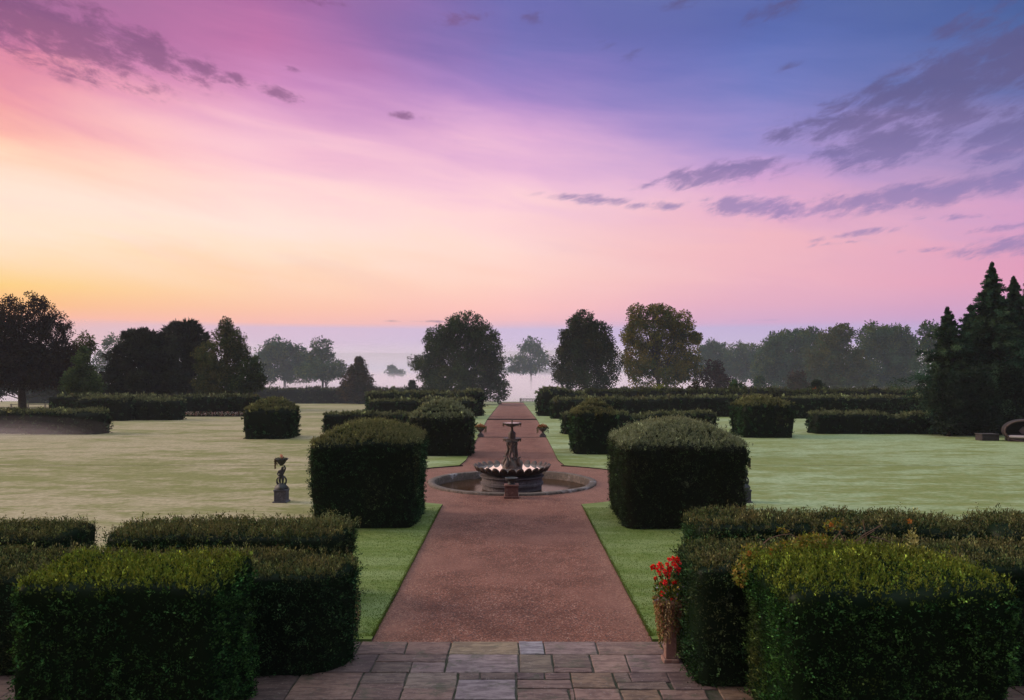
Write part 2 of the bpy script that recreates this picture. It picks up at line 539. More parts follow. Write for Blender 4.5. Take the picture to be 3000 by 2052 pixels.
for a, b, d0, d1 in slabs:
    g = .014
    c = spec_col.get((a, d0)) or random.choice(pal)
    q_ = random.uniform(.86, 1.08); c = tuple(max(.02, v * q_ * .80) for v in c)
    h = .02 + random.uniform(-.004, .004)
    J = lambda: random.uniform(-.012, .012)
    P = [(a + g + J(), d0 + g + J()), (b - g + J(), d0 + g + J()), (b - g + J(), d1 - g + J()), (a + g + J(), d1 - g + J())]
    cx, cy = sum(p[0] for p in P) / 4, sum(p[1] for p in P) / 4
    # wobbly sawn edges: each side split in five
    ring = []
    for i in range(4):
        p, q = P[i], P[(i + 1) % 4]
        for k in range(5):
            t = k / 5
            ring.append((p[0] + (q[0] - p[0]) * t + random.uniform(-.006, .006), p[1] + (q[1] - p[1]) * t + random.uniform(-.006, .006)))
    m = len(ring)
    vs = [(x, y, -.05) for x, y in ring] + [(x, y, h - .008) for x, y in ring]
    for x, y in ring:
        L = math.hypot(cx - x, cy - y)
        vs.append((x + (cx - x) / L * .014, y + (cy - y) / L * .014, h + random.uniform(-.002, .002)))
    fs = []
    for r in (0, 1):
        for k in range(m):
            fs.append((r * m + k, r * m + (k + 1) % m, r * m + m + (k + 1) % m, r * m + m + k))
    fs.append(tuple(range(2 * m, 3 * m)))
    MBp.add(vs, fs); pc += [c] * len(fs)
me = bpy.data.meshes.new('paving'); me.from_pydata(MBp.v, [], MBp.f)
at = me.attributes.new('col', 'FLOAT_COLOR', 'FACE')
at.data.foreach_set('color', [v for c in pc for v in c + (1.0,)])
tag(link('paving', me, paving_mat()), kind='structure')
b = MB(); b.add([(-15, 4, -.002), (15, 4, -.002), (15, 13.72, -.002), (-15, 13.72, -.002)], [(0, 1, 2, 3)])
tag(b.build('paving_bed', MORTAR), kind='structure')


# ------------------------------------------------------------------ leaves
CAM = np.array((0, 0, CH))


def leaf_quads(P, D, length, width, spread, cols, droop=0):
    n = len(P)
    L = (length * rng.uniform(.65, 1.25, n))[:, None]; Wd = (width * rng.uniform(.7, 1.2, n))[:, None]
    t = unit(D + rng.normal(0, spread, (n, 3)) - np.array((0, 0, droop)))
    s = unit(np.cross(t, rng.normal(0, 1, (n, 3))))
    nrm = np.cross(t, s) * L * .08
    V = np.empty((n, 4, 3), np.float32)
    V[:, 0] = P; V[:, 1] = P + t * L * .5 + s * Wd * .5 + nrm; V[:, 2] = P + t * L; V[:, 3] = P + t * L * .5 - s * Wd * .5 + nrm
    return V.reshape(-1, 3), np.arange(n * 4, dtype=np.int32).reshape(n, 4), cols


def merge(parts):
    Vs, Fs, Cs, o = [], [], [], 0
    for V, Fq, C in parts:
        Vs.append(V); Fs.append(np.asarray(Fq) + o); Cs.append(C); o += len(V)
    return np.concatenate(Vs), np.concatenate(Fs), np.concatenate(Cs)


def hedge_core(x0, x1, y0, y1, t, z0=0, r=.25, re=.18, dome=0, taper=.05, seg=.22, amp=.06, seed=0, bump=None, topamp=.6):
    hx, hy = (x1 - x0) / 2, (y1 - y0) / 2
    cx, cy = (x0 + x1) / 2, (y0 + y1) / 2
    corners = [(1, 1), (-1, 1), (-1, -1), (1, -1)]
    par = []
    for i, (sx, sy) in enumerate(corners):
        a0 = i * PI / 2
        for k in range(5):
            a = a0 + PI / 2 * k / 4
            par.append(((sx, sy), (math.cos(a), math.sin(a)), None, 0))
        nx = corners[(i + 1) % 4]
        ln = 2 * (hx if i % 2 == 0 else hy)
        m = max(2, int(ln / seg))
        a = a0 + PI / 2
        for k in range(1, m):
            par.append(((sx, sy), (math.cos(a), math.sin(a)), nx, k / m))
    A = np.array([p[0] for p in par], float); Dd = np.array([p[1] for p in par]); B = np.array([p[2] or p[0] for p in par], float)
    Fm = np.array([p[3] for p in par])[:, None]
    rows = []
    nz = max(2, int((t - re) / seg))
    for k in range(nz + 1):
        z = (t - re) * k / nz
        rows.append((taper * (1 - k / nz), z))
    for k in range(1, 4):
        a = PI / 2 * k / 3
        rows.append((re * (1 - math.cos(a)), t - re + re * math.sin(a)))
    dm = min(hx, hy) - .03
    nt_ = max(2, int((dm - re) / seg))
    for k in range(1, nt_ + 1):
        f = k / nt_
        rows.append((re + (dm - re) * f, t + dome * (1 - (1 - f) ** 1.8)))
    V = []
    for d, z in rows:
        h = np.array((hx - d, hy - d)); rr = max(min(r, hx - .01, hy - .01) - d * .6, .02); rr = min(rr, h.min())
        pa = A * (h - rr) + rr * Dd; pb = B * (h - rr) + rr * Dd
        p = pa * (1 - Fm) + pb * Fm
        V.append(np.column_stack((p[:, 0] + cx, p[:, 1] + cy, np.full(len(p), z))))
    V = np.array(V)                                   # rows, n, 3
    nr, n, _ = V.shape
    flat = V.reshape(-1, 3).copy()
    base = flat.copy()
    ctr = np.array((cx, cy, t * .5))
    outw = flat - ctr
    outw[:, 0] = np.sign(outw[:, 0]) * np.maximum(np.abs(outw[:, 0]) - (hx - min(hx, hy)), 0)
    outw[:, 1] = np.sign(outw[:, 1]) * np.maximum(np.abs(outw[:, 1]) - (hy - min(hx, hy)), 0)
    outw = unit(outw)
    nz_ = amp * (vnoise(base * 1.3 + seed * 7.1) + .5 * vnoise(base * 3.3 + seed * 3.3))
    flat += outw * nz_[:, None]
    topw = np.clip(base[:, 2] / t, 0, 1) ** 3
    flat[:, 2] += topw * amp * topamp * vnoise(np.column_stack((base[:, 0] * .8, base[:, 1] * .8, np.full(len(base), seed * 5.7))))
    if bump is not None: flat[:, 2] += topw * bump(base[:, 0])
    flat[:, 2] = np.maximum(flat[:, 2], 0)
    idx = np.arange(nr * n).reshape(nr, n)
    q = np.stack((idx[:-1], np.roll(idx, -1, 1)[:-1], np.roll(idx, -1, 1)[1:], idx[1:]), -1).reshape(-1, 4)
    flat[:, 2] += z0
    return flat, q


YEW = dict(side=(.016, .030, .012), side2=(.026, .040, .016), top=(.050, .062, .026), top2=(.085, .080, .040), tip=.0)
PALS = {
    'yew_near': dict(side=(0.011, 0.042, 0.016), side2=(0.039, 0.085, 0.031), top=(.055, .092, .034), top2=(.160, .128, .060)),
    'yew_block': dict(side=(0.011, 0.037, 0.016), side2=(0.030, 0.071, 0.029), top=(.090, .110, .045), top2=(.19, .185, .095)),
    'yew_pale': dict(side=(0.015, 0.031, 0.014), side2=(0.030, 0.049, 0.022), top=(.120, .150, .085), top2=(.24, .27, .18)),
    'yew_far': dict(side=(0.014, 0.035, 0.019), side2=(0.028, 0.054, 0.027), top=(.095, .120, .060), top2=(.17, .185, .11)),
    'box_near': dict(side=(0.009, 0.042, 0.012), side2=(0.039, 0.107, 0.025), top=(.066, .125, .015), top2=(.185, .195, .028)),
    'wild': dict(side=(.012, .022, .012), side2=(.026, .034, .02), top=(.045, .065, .03), top2=(.08, .09, .045)),
}


def hedge(name, label, cat, x0, x1, y0, y1, t, pal='yew_far', leaf=None, cover=2.2, shoots=0, group=None, shape=(1.0, .45), z0=None, knots=None, **kw):
    d = y0; extra = []
    if z0 is None: z0 = float(ter((y0 + y1) / 2)) + .03
    if leaf is None: leaf = max(.04, 2.6 * d / 771)
    if 'seg' not in kw: kw['seg'] = max(.18, d * .006)
    V, q = hedge_core(x0, x1, y0, y1, t, z0, seed=rng.integers(1, 900), **kw)
    p0, p1, p2, p3 = (V[q[:, i]] for i in range(4))
    cr = np.cross(p2 - p0, p3 - p1); area = np.linalg.norm(cr, axis=1) / 2
    nrm = unit(cr)
    cen = (p0 + p1 + p2 + p3) / 4
    # faces turned away from the front, or off to the side of the view, carry fewer sprays
    vis = ((CAM - cen) * nrm).sum(1) / np.linalg.norm(CAM - cen, axis=1)
    wgt = np.where(vis > -.12, 1.0, .3)
    off = np.abs(cen[:, 0]) > cen[:, 1] * .74 + .4
    wgt = np.where(off, wgt * .45, wgt)
    thin = vnoise(cen * (1.6 if d < 30 else .7) + 31.7) + .5 * vnoise(cen * (4.1 if d < 30 else 1.6) + 3.1)
    wgt = wgt * np.clip(1.0 + .6 * thin, .5, 1.5)
    la = leaf * leaf * shape[0] * shape[1] * .5
    n = int((area * wgt).sum() / la * cover * .5)
    n = min(n, 260000)
    pr = area * wgt; cdf = np.cumsum(pr) / pr.sum()
    per = 9                                         # leaves grow in little sprays
    ns = max(1, n // per); n = ns * per
    f = np.searchsorted(cdf, rng.random(ns)); f = np.minimum(f, len(q) - 1)
    u, v = rng.random((ns, 1)), rng.random((ns, 1))
    sprout = np.repeat(rng.gamma(2.0, .5, ns) - .9, per)
    stone = np.repeat(np.exp(rng.normal(0, .45, ns)), per)
    f = np.repeat(f, per); u = np.repeat(u, per, 0); v = np.repeat(v, per, 0)
    P = (p0[f] * (1 - u) + p1[f] * u) * (1 - v) + (p3[f] * (1 - u) + p2[f] * u) * v
    Nn = nrm[f]
    c = PALS[pal]
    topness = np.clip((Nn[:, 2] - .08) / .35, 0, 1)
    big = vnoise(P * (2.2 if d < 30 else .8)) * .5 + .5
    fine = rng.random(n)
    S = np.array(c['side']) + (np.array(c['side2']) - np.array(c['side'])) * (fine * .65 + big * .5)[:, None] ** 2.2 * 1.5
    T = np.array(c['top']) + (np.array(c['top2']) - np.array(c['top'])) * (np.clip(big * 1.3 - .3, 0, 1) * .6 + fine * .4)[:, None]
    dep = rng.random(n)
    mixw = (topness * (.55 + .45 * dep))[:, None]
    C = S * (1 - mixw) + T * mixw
    dead = np.clip(vnoise(P * 1.1 + 77.7) * 2.2 - .75, 0, 1)[:, None] * .35
    C = C * (1 - dead) + (C.mean(1, keepdims=True) * np.array((1.9, 1.15, .55))) * dead
    C *= np.exp(rng.normal(-.03, .25, n))[:, None]
    sp = rng.random(n) < .03
    C[sp] = C[sp] * 2.2
    fz = .78 if d < 20 else (.62 if d < 35 else .3)
    P = P + rng.normal(0, leaf * .75 * fz, (n, 3)) + Nn * (leaf * (dep * .7 - .3 + 1.1 * fz * sprout))[:, None]
    P[:, 2] = np.maximum(P[:, 2], z0)
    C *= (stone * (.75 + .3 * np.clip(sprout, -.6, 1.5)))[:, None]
    up = np.zeros((n, 3)); up[:, 2] = .45 + .5 * topness
    if knots:
        for (kx, ky, kn, kh) in knots:
            m = 10
            b0 = np.column_stack((rng.normal(kx, .28, kn), rng.normal(ky, .22, kn), np.full(kn, z0 + t - .05)))
            dr = unit(np.column_stack((rng.normal(0, .25, kn), rng.normal(0, .25, kn), np.ones(kn))))
            hg = kh * rng.uniform(.4, 1.1, kn)
            PP = np.repeat(b0, m, 0) + np.repeat(dr, m, 0) * (np.tile(np.arange(m) / m, kn) * np.repeat(hg, m))[:, None]
            extra.append(leaf_quads(PP, np.repeat(dr, m, 0) * .8, leaf * 1.1, leaf * .36, .6, np.array((.16, .19, .09)) * rng.uniform(.6, 1.4, (kn * m, 1))))
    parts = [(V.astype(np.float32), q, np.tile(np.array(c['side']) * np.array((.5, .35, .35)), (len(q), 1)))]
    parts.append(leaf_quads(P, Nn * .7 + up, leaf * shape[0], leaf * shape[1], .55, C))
    parts += extra
    if shoots:
        ti = np.where((nrm[:, 2] > .6) & (vis > -.3))[0]
        pt = area[ti] / area[ti].sum()
        k = rng.choice(ti, shoots, p=pt)
        m = 9
        base = cen[k] + rng.normal(0, .08, (shoots, 3)) * np.array((1, 1, .1))
        hgt = rng.gamma(2.2, .035, shoots) + .03
        dr = unit(np.column_stack((rng.normal(0, .22, shoots), rng.normal(0, .22, shoots), np.ones(shoots))))
        PP = np.repeat(base, m, 0) + np.repeat(dr, m, 0) * (np.tile(np.arange(m) / m, shoots) * np.repeat(hgt, m))[:, None]
        DD = np.repeat(dr, m, 0) * .8
        CC = np.array(c['top']) + (np.array(c['top2']) - np.array(c['top'])) * rng.random((shoots * m, 1))
        parts.append(leaf_quads(PP, DD, leaf * .9, leaf * .32, .5, CC))
    Vm, Qm, Cm = merge(parts)
    o = link(name, mesh_quads(name, Vm, Qm, Cm), LEAF)
    # put the origin at the hedge's foot
    c0 = ((x0 + x1) / 2, (y0 + y1) / 2, z0)
    o.data.transform(__import__('mathutils').Matrix.Translation((-c0[0], -c0[1], -c0[2]))); o.location = c0
    return tag(o, label, cat, group)


G_LOW, G_BLK = 'long clipped low yew hedges', 'domed yew topiary blocks'
def gap(c, w, h):
    return lambda x: -h * np.exp(-((x - c) / w) ** 4)


# foreground
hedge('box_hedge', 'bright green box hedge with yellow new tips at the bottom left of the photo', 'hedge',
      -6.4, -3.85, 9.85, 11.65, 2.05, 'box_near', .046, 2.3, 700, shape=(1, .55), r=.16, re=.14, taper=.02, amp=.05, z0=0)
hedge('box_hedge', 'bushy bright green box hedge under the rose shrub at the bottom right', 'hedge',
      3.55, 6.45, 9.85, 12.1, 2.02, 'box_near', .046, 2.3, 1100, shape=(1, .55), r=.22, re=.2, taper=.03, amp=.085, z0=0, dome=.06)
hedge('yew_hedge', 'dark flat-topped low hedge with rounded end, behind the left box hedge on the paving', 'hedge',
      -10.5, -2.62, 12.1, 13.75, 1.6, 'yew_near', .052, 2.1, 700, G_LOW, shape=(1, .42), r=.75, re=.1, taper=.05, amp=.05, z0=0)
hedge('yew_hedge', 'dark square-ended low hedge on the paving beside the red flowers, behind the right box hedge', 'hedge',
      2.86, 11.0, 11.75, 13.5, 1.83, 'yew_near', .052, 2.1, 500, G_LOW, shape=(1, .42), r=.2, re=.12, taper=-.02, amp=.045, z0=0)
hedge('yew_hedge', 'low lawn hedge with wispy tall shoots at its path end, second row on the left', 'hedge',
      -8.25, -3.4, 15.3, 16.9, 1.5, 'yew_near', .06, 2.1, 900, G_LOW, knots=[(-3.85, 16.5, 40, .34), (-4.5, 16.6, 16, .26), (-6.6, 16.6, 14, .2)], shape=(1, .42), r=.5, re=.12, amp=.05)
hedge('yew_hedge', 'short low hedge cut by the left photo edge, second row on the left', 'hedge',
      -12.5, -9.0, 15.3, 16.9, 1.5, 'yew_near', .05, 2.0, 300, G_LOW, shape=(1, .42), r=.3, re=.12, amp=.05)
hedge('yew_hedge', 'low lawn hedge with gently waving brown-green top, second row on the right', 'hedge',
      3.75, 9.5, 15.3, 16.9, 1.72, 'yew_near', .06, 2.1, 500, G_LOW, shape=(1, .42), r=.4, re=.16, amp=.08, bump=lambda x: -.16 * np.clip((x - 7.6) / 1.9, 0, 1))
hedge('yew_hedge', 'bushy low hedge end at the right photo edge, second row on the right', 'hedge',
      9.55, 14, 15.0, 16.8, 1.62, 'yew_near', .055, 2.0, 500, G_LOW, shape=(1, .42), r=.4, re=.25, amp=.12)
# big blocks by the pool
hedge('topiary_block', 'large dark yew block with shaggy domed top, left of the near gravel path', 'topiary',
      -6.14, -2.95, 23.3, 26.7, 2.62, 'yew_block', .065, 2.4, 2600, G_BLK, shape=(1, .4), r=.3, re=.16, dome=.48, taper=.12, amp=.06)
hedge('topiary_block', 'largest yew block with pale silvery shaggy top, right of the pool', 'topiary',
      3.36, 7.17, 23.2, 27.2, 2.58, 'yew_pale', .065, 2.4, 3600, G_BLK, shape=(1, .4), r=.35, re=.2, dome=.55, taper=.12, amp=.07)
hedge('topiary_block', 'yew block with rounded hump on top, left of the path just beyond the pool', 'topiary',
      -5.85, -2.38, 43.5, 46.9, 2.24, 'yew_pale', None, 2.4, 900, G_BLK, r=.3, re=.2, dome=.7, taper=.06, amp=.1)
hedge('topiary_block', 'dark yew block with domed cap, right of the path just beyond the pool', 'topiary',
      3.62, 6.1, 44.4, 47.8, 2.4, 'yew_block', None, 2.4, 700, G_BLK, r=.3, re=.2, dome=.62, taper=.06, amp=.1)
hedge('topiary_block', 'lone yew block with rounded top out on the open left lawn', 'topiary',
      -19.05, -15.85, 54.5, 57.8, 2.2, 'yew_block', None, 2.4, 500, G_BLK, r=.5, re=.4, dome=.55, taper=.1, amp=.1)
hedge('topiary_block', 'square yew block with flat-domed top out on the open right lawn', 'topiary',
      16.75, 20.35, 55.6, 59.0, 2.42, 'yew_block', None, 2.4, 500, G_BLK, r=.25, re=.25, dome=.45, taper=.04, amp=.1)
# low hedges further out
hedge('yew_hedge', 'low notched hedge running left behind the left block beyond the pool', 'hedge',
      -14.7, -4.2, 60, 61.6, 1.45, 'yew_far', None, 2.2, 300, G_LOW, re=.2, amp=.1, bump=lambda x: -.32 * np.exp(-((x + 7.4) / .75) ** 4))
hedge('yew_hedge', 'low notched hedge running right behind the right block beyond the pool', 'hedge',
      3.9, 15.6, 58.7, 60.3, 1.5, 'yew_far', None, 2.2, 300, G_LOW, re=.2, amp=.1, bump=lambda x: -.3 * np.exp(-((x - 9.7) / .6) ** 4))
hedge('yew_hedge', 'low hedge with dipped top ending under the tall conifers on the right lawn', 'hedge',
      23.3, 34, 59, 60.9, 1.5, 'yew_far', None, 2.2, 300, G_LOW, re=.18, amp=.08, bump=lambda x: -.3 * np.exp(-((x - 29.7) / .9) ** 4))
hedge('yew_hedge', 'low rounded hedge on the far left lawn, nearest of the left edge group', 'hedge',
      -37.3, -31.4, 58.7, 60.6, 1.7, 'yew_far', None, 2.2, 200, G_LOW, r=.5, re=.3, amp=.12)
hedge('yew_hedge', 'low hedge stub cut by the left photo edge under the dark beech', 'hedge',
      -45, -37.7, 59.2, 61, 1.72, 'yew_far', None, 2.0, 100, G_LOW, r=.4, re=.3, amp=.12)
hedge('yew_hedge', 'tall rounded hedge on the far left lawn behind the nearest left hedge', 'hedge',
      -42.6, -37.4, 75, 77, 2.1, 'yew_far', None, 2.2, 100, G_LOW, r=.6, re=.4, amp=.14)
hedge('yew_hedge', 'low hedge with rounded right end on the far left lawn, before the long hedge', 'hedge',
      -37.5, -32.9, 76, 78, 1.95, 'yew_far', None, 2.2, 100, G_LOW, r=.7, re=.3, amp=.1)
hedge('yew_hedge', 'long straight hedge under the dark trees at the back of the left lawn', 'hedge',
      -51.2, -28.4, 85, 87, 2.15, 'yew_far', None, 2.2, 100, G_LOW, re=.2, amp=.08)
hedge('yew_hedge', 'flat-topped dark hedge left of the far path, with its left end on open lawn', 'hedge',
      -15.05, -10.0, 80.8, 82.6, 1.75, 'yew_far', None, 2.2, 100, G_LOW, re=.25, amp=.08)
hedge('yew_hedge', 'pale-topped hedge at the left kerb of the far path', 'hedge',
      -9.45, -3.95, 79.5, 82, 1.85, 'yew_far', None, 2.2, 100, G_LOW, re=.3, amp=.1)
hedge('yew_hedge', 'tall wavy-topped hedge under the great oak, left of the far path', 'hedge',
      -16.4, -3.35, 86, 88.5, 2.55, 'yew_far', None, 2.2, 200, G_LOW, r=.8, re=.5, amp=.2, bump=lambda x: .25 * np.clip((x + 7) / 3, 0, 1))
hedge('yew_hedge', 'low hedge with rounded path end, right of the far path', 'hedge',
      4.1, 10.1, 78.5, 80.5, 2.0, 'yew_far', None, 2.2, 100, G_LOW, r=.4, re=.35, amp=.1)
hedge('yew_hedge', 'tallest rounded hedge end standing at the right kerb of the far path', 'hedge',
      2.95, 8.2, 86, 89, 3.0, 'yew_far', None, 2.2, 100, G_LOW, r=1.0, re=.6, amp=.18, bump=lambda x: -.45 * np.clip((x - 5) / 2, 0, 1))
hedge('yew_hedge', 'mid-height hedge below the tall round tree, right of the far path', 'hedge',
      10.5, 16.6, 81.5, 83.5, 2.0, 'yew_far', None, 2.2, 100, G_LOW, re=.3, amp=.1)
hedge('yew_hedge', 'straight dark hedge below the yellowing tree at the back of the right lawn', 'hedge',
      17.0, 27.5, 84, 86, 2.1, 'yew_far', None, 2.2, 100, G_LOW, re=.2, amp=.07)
hedge('yew_hedge', 'straight hedge right of the square block at the back of the right lawn', 'hedge',
      27.8, 36.0, 79, 81, 2.1, 'yew_far', None, 2.2, 100, G_LOW, re=.2, amp=.08)
hedge('yew_hedge', 'straight hedge running in behind the conifers at the back of the right lawn', 'hedge',
      36.2, 50, 79.5, 81.5, 2.12, 'yew_far', None, 2.0, 100, G_LOW, re=.2, amp=.08)
hedge('boundary_hedge', 'long loose green boundary hedge behind the right lawn hedges', 'hedge',
      8.4, 62, 92, 94.5, 2.75, 'wild', None, 2.0, 600, None, re=.6, amp=.28)
hedge('boundary_hedge', 'long dark boundary hedge before the mist at the back of the left lawn', 'hedge',
      -100, -12.5, 158, 162, 2.85, 'wild', None, 1.8, 700, None, re=.6, amp=.35, z0=-1.75)
hedge('boundary_hedge', 'far dull purple-grey boundary hedge before the mist on the right', 'hedge',
      16, 110, 160, 164, 2.8, 'wild', None, 1.8, 500, None, re=.6, amp=.35, z0=-1.75)


# ------------------------------------------------------------------ trees
def W(px, py, d): return np.array(((px - CX) / F * d, d, CH + (HY - py) / F * d))


TP = {
    'oak': [(.014, .034, .010), (.024, .048, .014), (.042, .060, .018)],
    'darkoak': [(.012, .028, .012), (.020, .038, .014), (.042, .044, .016)],
    'beech': [(.024, .015, .014), (.034, .018, .015), (.045, .026, .016)],
    'purple': [(.030, .010, .014), (.042, .014, .018), (.05, .02, .02)],
    'yew': [(.014, .026, .010), (.022, .036, .012), (.03, .045, .016)],
    'cedar': [(.016, .024, .018), (.024, .032, .022), (.032, .040, .024)],
    'birch': [(.022, .038, .012), (.038, .050, .014), (.058, .060, .020)],
    'poplar': [(.070, .066, .010), (.120, .092, .010), (.032, .050, .014), (.085, .076, .012)],
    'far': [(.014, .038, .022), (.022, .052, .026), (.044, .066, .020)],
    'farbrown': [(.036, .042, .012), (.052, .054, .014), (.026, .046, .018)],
    'rust': [(.040, .026, .016), (.055, .036, .018), (.03, .032, .016)],
    'lime': [(.14, .17, .02), (.18, .19, .03), (.10, .13, .02)],
    'conifer': [(.010, .028, .018), (.016, .040, .024), (.026, .048, .026)],
    'bluecon': [(.018, .042, .026), (.026, .052, .032), (.034, .058, .036)],
}


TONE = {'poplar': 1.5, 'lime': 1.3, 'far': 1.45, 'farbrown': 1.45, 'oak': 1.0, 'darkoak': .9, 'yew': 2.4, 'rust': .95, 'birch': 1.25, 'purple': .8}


def lobes_leaves(lobes, d, pal, leaf, clump, cover, jitter, flat=0.0, spiky=0.0, gapf=.35):
    parts = []
    pal = np.array(TP[pal]) * TONE.get(pal, .6)
    for (px, py, rx, ry) in lobes:
        s = d / F
        c = W(px, py, d); RX, RZ = rx * s, ry * s
        RY = RX * .9
        c[1] += rng.uniform(-.3, .3) * RX * jitter
        areap = PI * RX * RZ * 4
        rc = clump * min(max(RX, RZ), 2.2 * min(RX, RZ))
        nc = max(6, int(areap / (rc * rc * PI) * (1.6 - gapf)))
        dirs = unit(rng.normal(0, 1, (nc, 3)))
        rad = rng.random(nc) ** .33
        cc = c + dirs * rad[:, None] * np.array((RX - rc * .45, RY - rc * .45, RZ - rc * .45)).clip(.01)
        # uneven crown outline
        cc += dirs * (rc * .5 * rng.normal(0, .5, nc))[:, None]
        la = leaf * leaf * .55 * .5
        m = max(8, int(PI * rc * rc * cover / la))
        n = nc * m
        off = unit(rng.normal(0, 1, (n, 3))) * (rng.random(n) ** .45 * rc * np.repeat(rng.uniform(.6, 1.25, nc), m))[:, None]
        off[:, 2] *= (1 - flat)
        P = np.repeat(cc, m, 0) + off
        tone = np.repeat(rng.uniform(.65, 1.35, nc), m) * rng.uniform(.75, 1.3, n)
        base = pal[np.repeat(rng.integers(0, len(pal), nc), m)]
        C = base * tone[:, None]
        D = unit(off) * .8 + np.repeat(dirs, m, 0) * (.5 + spiky)
        parts.append(leaf_quads(P, D, leaf * (1 + spiky), leaf * .6, .7, C, droop=-.1))
    return parts


def tree(name, label, cat, d, lobes, pal, base=None, trunk=.3, leaf=None, clump=.26, cover=.9, group=None, jitter=1, limbs=10, gapf=.35, flat=0, spiky=0, crown_mat=None, trunk_top=.55, parts_extra=None):
    z0 = float(ter(d))
    xs = [l[0] for l in lobes]; wts = [l[2] * l[3] for l in lobes]
    bx = base if base is not None else sum(x * w for x, w in zip(xs, wts)) / sum(wts)
    bx = (bx - CX) / F * d
    root = thing(name, (bx, d, z0), label, cat, group)
    if leaf is None: leaf = max(.12, 2.3 * d / 771)
    P = lobes_leaves(lobes, d, pal, leaf, clump, cover, jitter, flat, spiky, gapf)
    if parts_extra: P += parts_extra
    V, Q, C = merge(P)
    V = V - np.array((bx, d, z0), np.float32)
    V[:, 2] = np.maximum(V[:, 2], .02)
    link('crown', mesh_quads('crown', V, Q, C), LEAF, root)
    top = max(CH + (HY - l[1]) / F * d for l in lobes) - z0
    mb = MB()
    h = top * (.8 if group == G_F else trunk_top)
    pts = [(0, 0, -.1), (.02 * h, 0, .06 * h), (rng.normal(0, .02) * h, rng.normal(0, .02) * h, h * .5), (rng.normal(0, .04) * h, 0, h)]
    mb.tube(pts, [trunk * 1.5, trunk, trunk * .75, trunk * .4], 9)
    order = list(range(len(lobes)))
    for k in range(limbs):
        l = lobes[order[k % len(lobes)]]
        c = W(l[0] + rng.uniform(-.5, .5) * l[2], l[1] + rng.uniform(-.6, .3) * l[3], d) - np.array((bx, d, z0))
        c[1] = rng.uniform(-.5, .5) * l[2] * d / F
        s0 = np.array((0, 0, h * (rng.uniform(.6, .95) if group == G_F else rng.uniform(.4, .95))))
        mid = (s0 + c) / 2 + rng.normal(0, .05, 3) * h + np.array((0, 0, -.04 * h))
        mb.tube([s0, mid, c], [trunk * .38, trunk * .22, trunk * .07], 5)
    mb.build('trunk', BARK, root, True)
    return root


G_T = 'parkland trees round the garden'
G_F = 'trees standing in the mist'
tree('beech_tree', 'huge dark copper beech at the left edge with sky glinting through its crown', 'tree', 95,
     [(55, 718, 72, 55), (118, 748, 42, 42), (25, 785, 100, 72), (125, 815, 60, 52), (-25, 765, 80, 80), (70, 850, 95, 32)],
     'beech', base=50, trunk=.5, clump=.15, cover=.75, gapf=.3, limbs=22, leaf=.27,
     parts_extra=lobes_leaves([(40, 815, 115, 50), (70, 850, 100, 32), (-20, 840, 70, 40)], 95, 'beech', .3, .2, 1.1, 1, gapf=0))
tree('thicket_tree', 'dark low trees in the shade behind the copper beech trunk at the left edge', 'tree', 128,
     [(30, 862, 60, 36), (120, 872, 60, 30), (-45, 855, 60, 42), (215, 870, 30, 30)], 'cedar', trunk=.3, clump=.25, cover=1.0, gapf=0, leaf=.4)
tree('maple_tree', 'small loose-crowned tree leaning out behind the copper beech', 'tree', 108,
     [(186, 785, 28, 34), (205, 790, 14, 16), (165, 830, 40, 55)], 'birch', base=180, trunk=.2, cover=.7, gapf=.5, leaf=.3)
tree('yew_tree', 'green cone-shaped yew between the copper beech and the wide dark tree', 'tree', 90,
     [(190, 802, 13, 16), (190, 835, 27, 30), (191, 868, 40, 34), (191, 886, 45, 24)], 'yew', trunk=.3, clump=.3, cover=1.3, gapf=.0)
tree('thorn_tree', 'thin misty tree with see-through crown left of the wide dark tree', 'tree', 210,
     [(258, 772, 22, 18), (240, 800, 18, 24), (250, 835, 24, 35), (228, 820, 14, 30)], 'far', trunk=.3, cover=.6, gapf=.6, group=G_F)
tree('holm_oak', 'broad dark dome-shaped evergreen with ragged layered edges on the left', 'tree', 106,
     [(338, 785, 52, 38), (330, 818, 75, 45), (340, 855, 92, 45), (320, 882, 85, 28), (300, 768, 26, 18), (370, 790, 35, 30)],
     'cedar', trunk=.5, clump=.2, cover=1.1, gapf=.0, flat=.45, spiky=.5)
tree('cedar_tree', 'spiky-topped cedar with upswept branch tips behind the wide dark evergreen', 'tree', 118,
     [(420, 748, 34, 20), (400, 765, 40, 24), (440, 775, 34, 26), (420, 810, 55, 45), (440, 850, 50, 50)], 'cedar', trunk=.4, clump=.2, cover=.8, gapf=.2, flat=.3, spiky=1.6)
tree('birch_tree', 'tall feathery birch with narrow top in the left group of trees', 'tree', 112,
     [(516, 742, 17, 22), (508, 765, 26, 26), (530, 775, 28, 30), (512, 815, 46, 50), (468, 820, 26, 55), (545, 800, 26, 36), (520, 860, 60, 40), (480, 875, 45, 32)],
     'birch', base=515, trunk=.3, clump=.2, cover=.85, gapf=.25, leaf=.3)
tree('beech_tree', 'low round dark tree at the right foot of the feathery birch', 'tree', 108,
     [(570, 835, 26, 28), (585, 862, 22, 26), (560, 872, 38, 28)], 'oak', trunk=.25, cover=1.1, gapf=.1)
tree('oak_tree', 'wide misty oak right of the left tree group', 'tree', 240,
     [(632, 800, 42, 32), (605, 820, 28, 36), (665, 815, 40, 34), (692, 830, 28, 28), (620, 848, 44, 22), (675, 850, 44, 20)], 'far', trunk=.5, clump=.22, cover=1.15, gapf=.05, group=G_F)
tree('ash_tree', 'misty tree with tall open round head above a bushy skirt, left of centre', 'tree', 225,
     [(732, 785, 26, 20), (715, 808, 18, 18), (742, 808, 20, 18)], 'far', base=730, trunk=.4, clump=.2, cover=.65, gapf=.5, group=G_F)
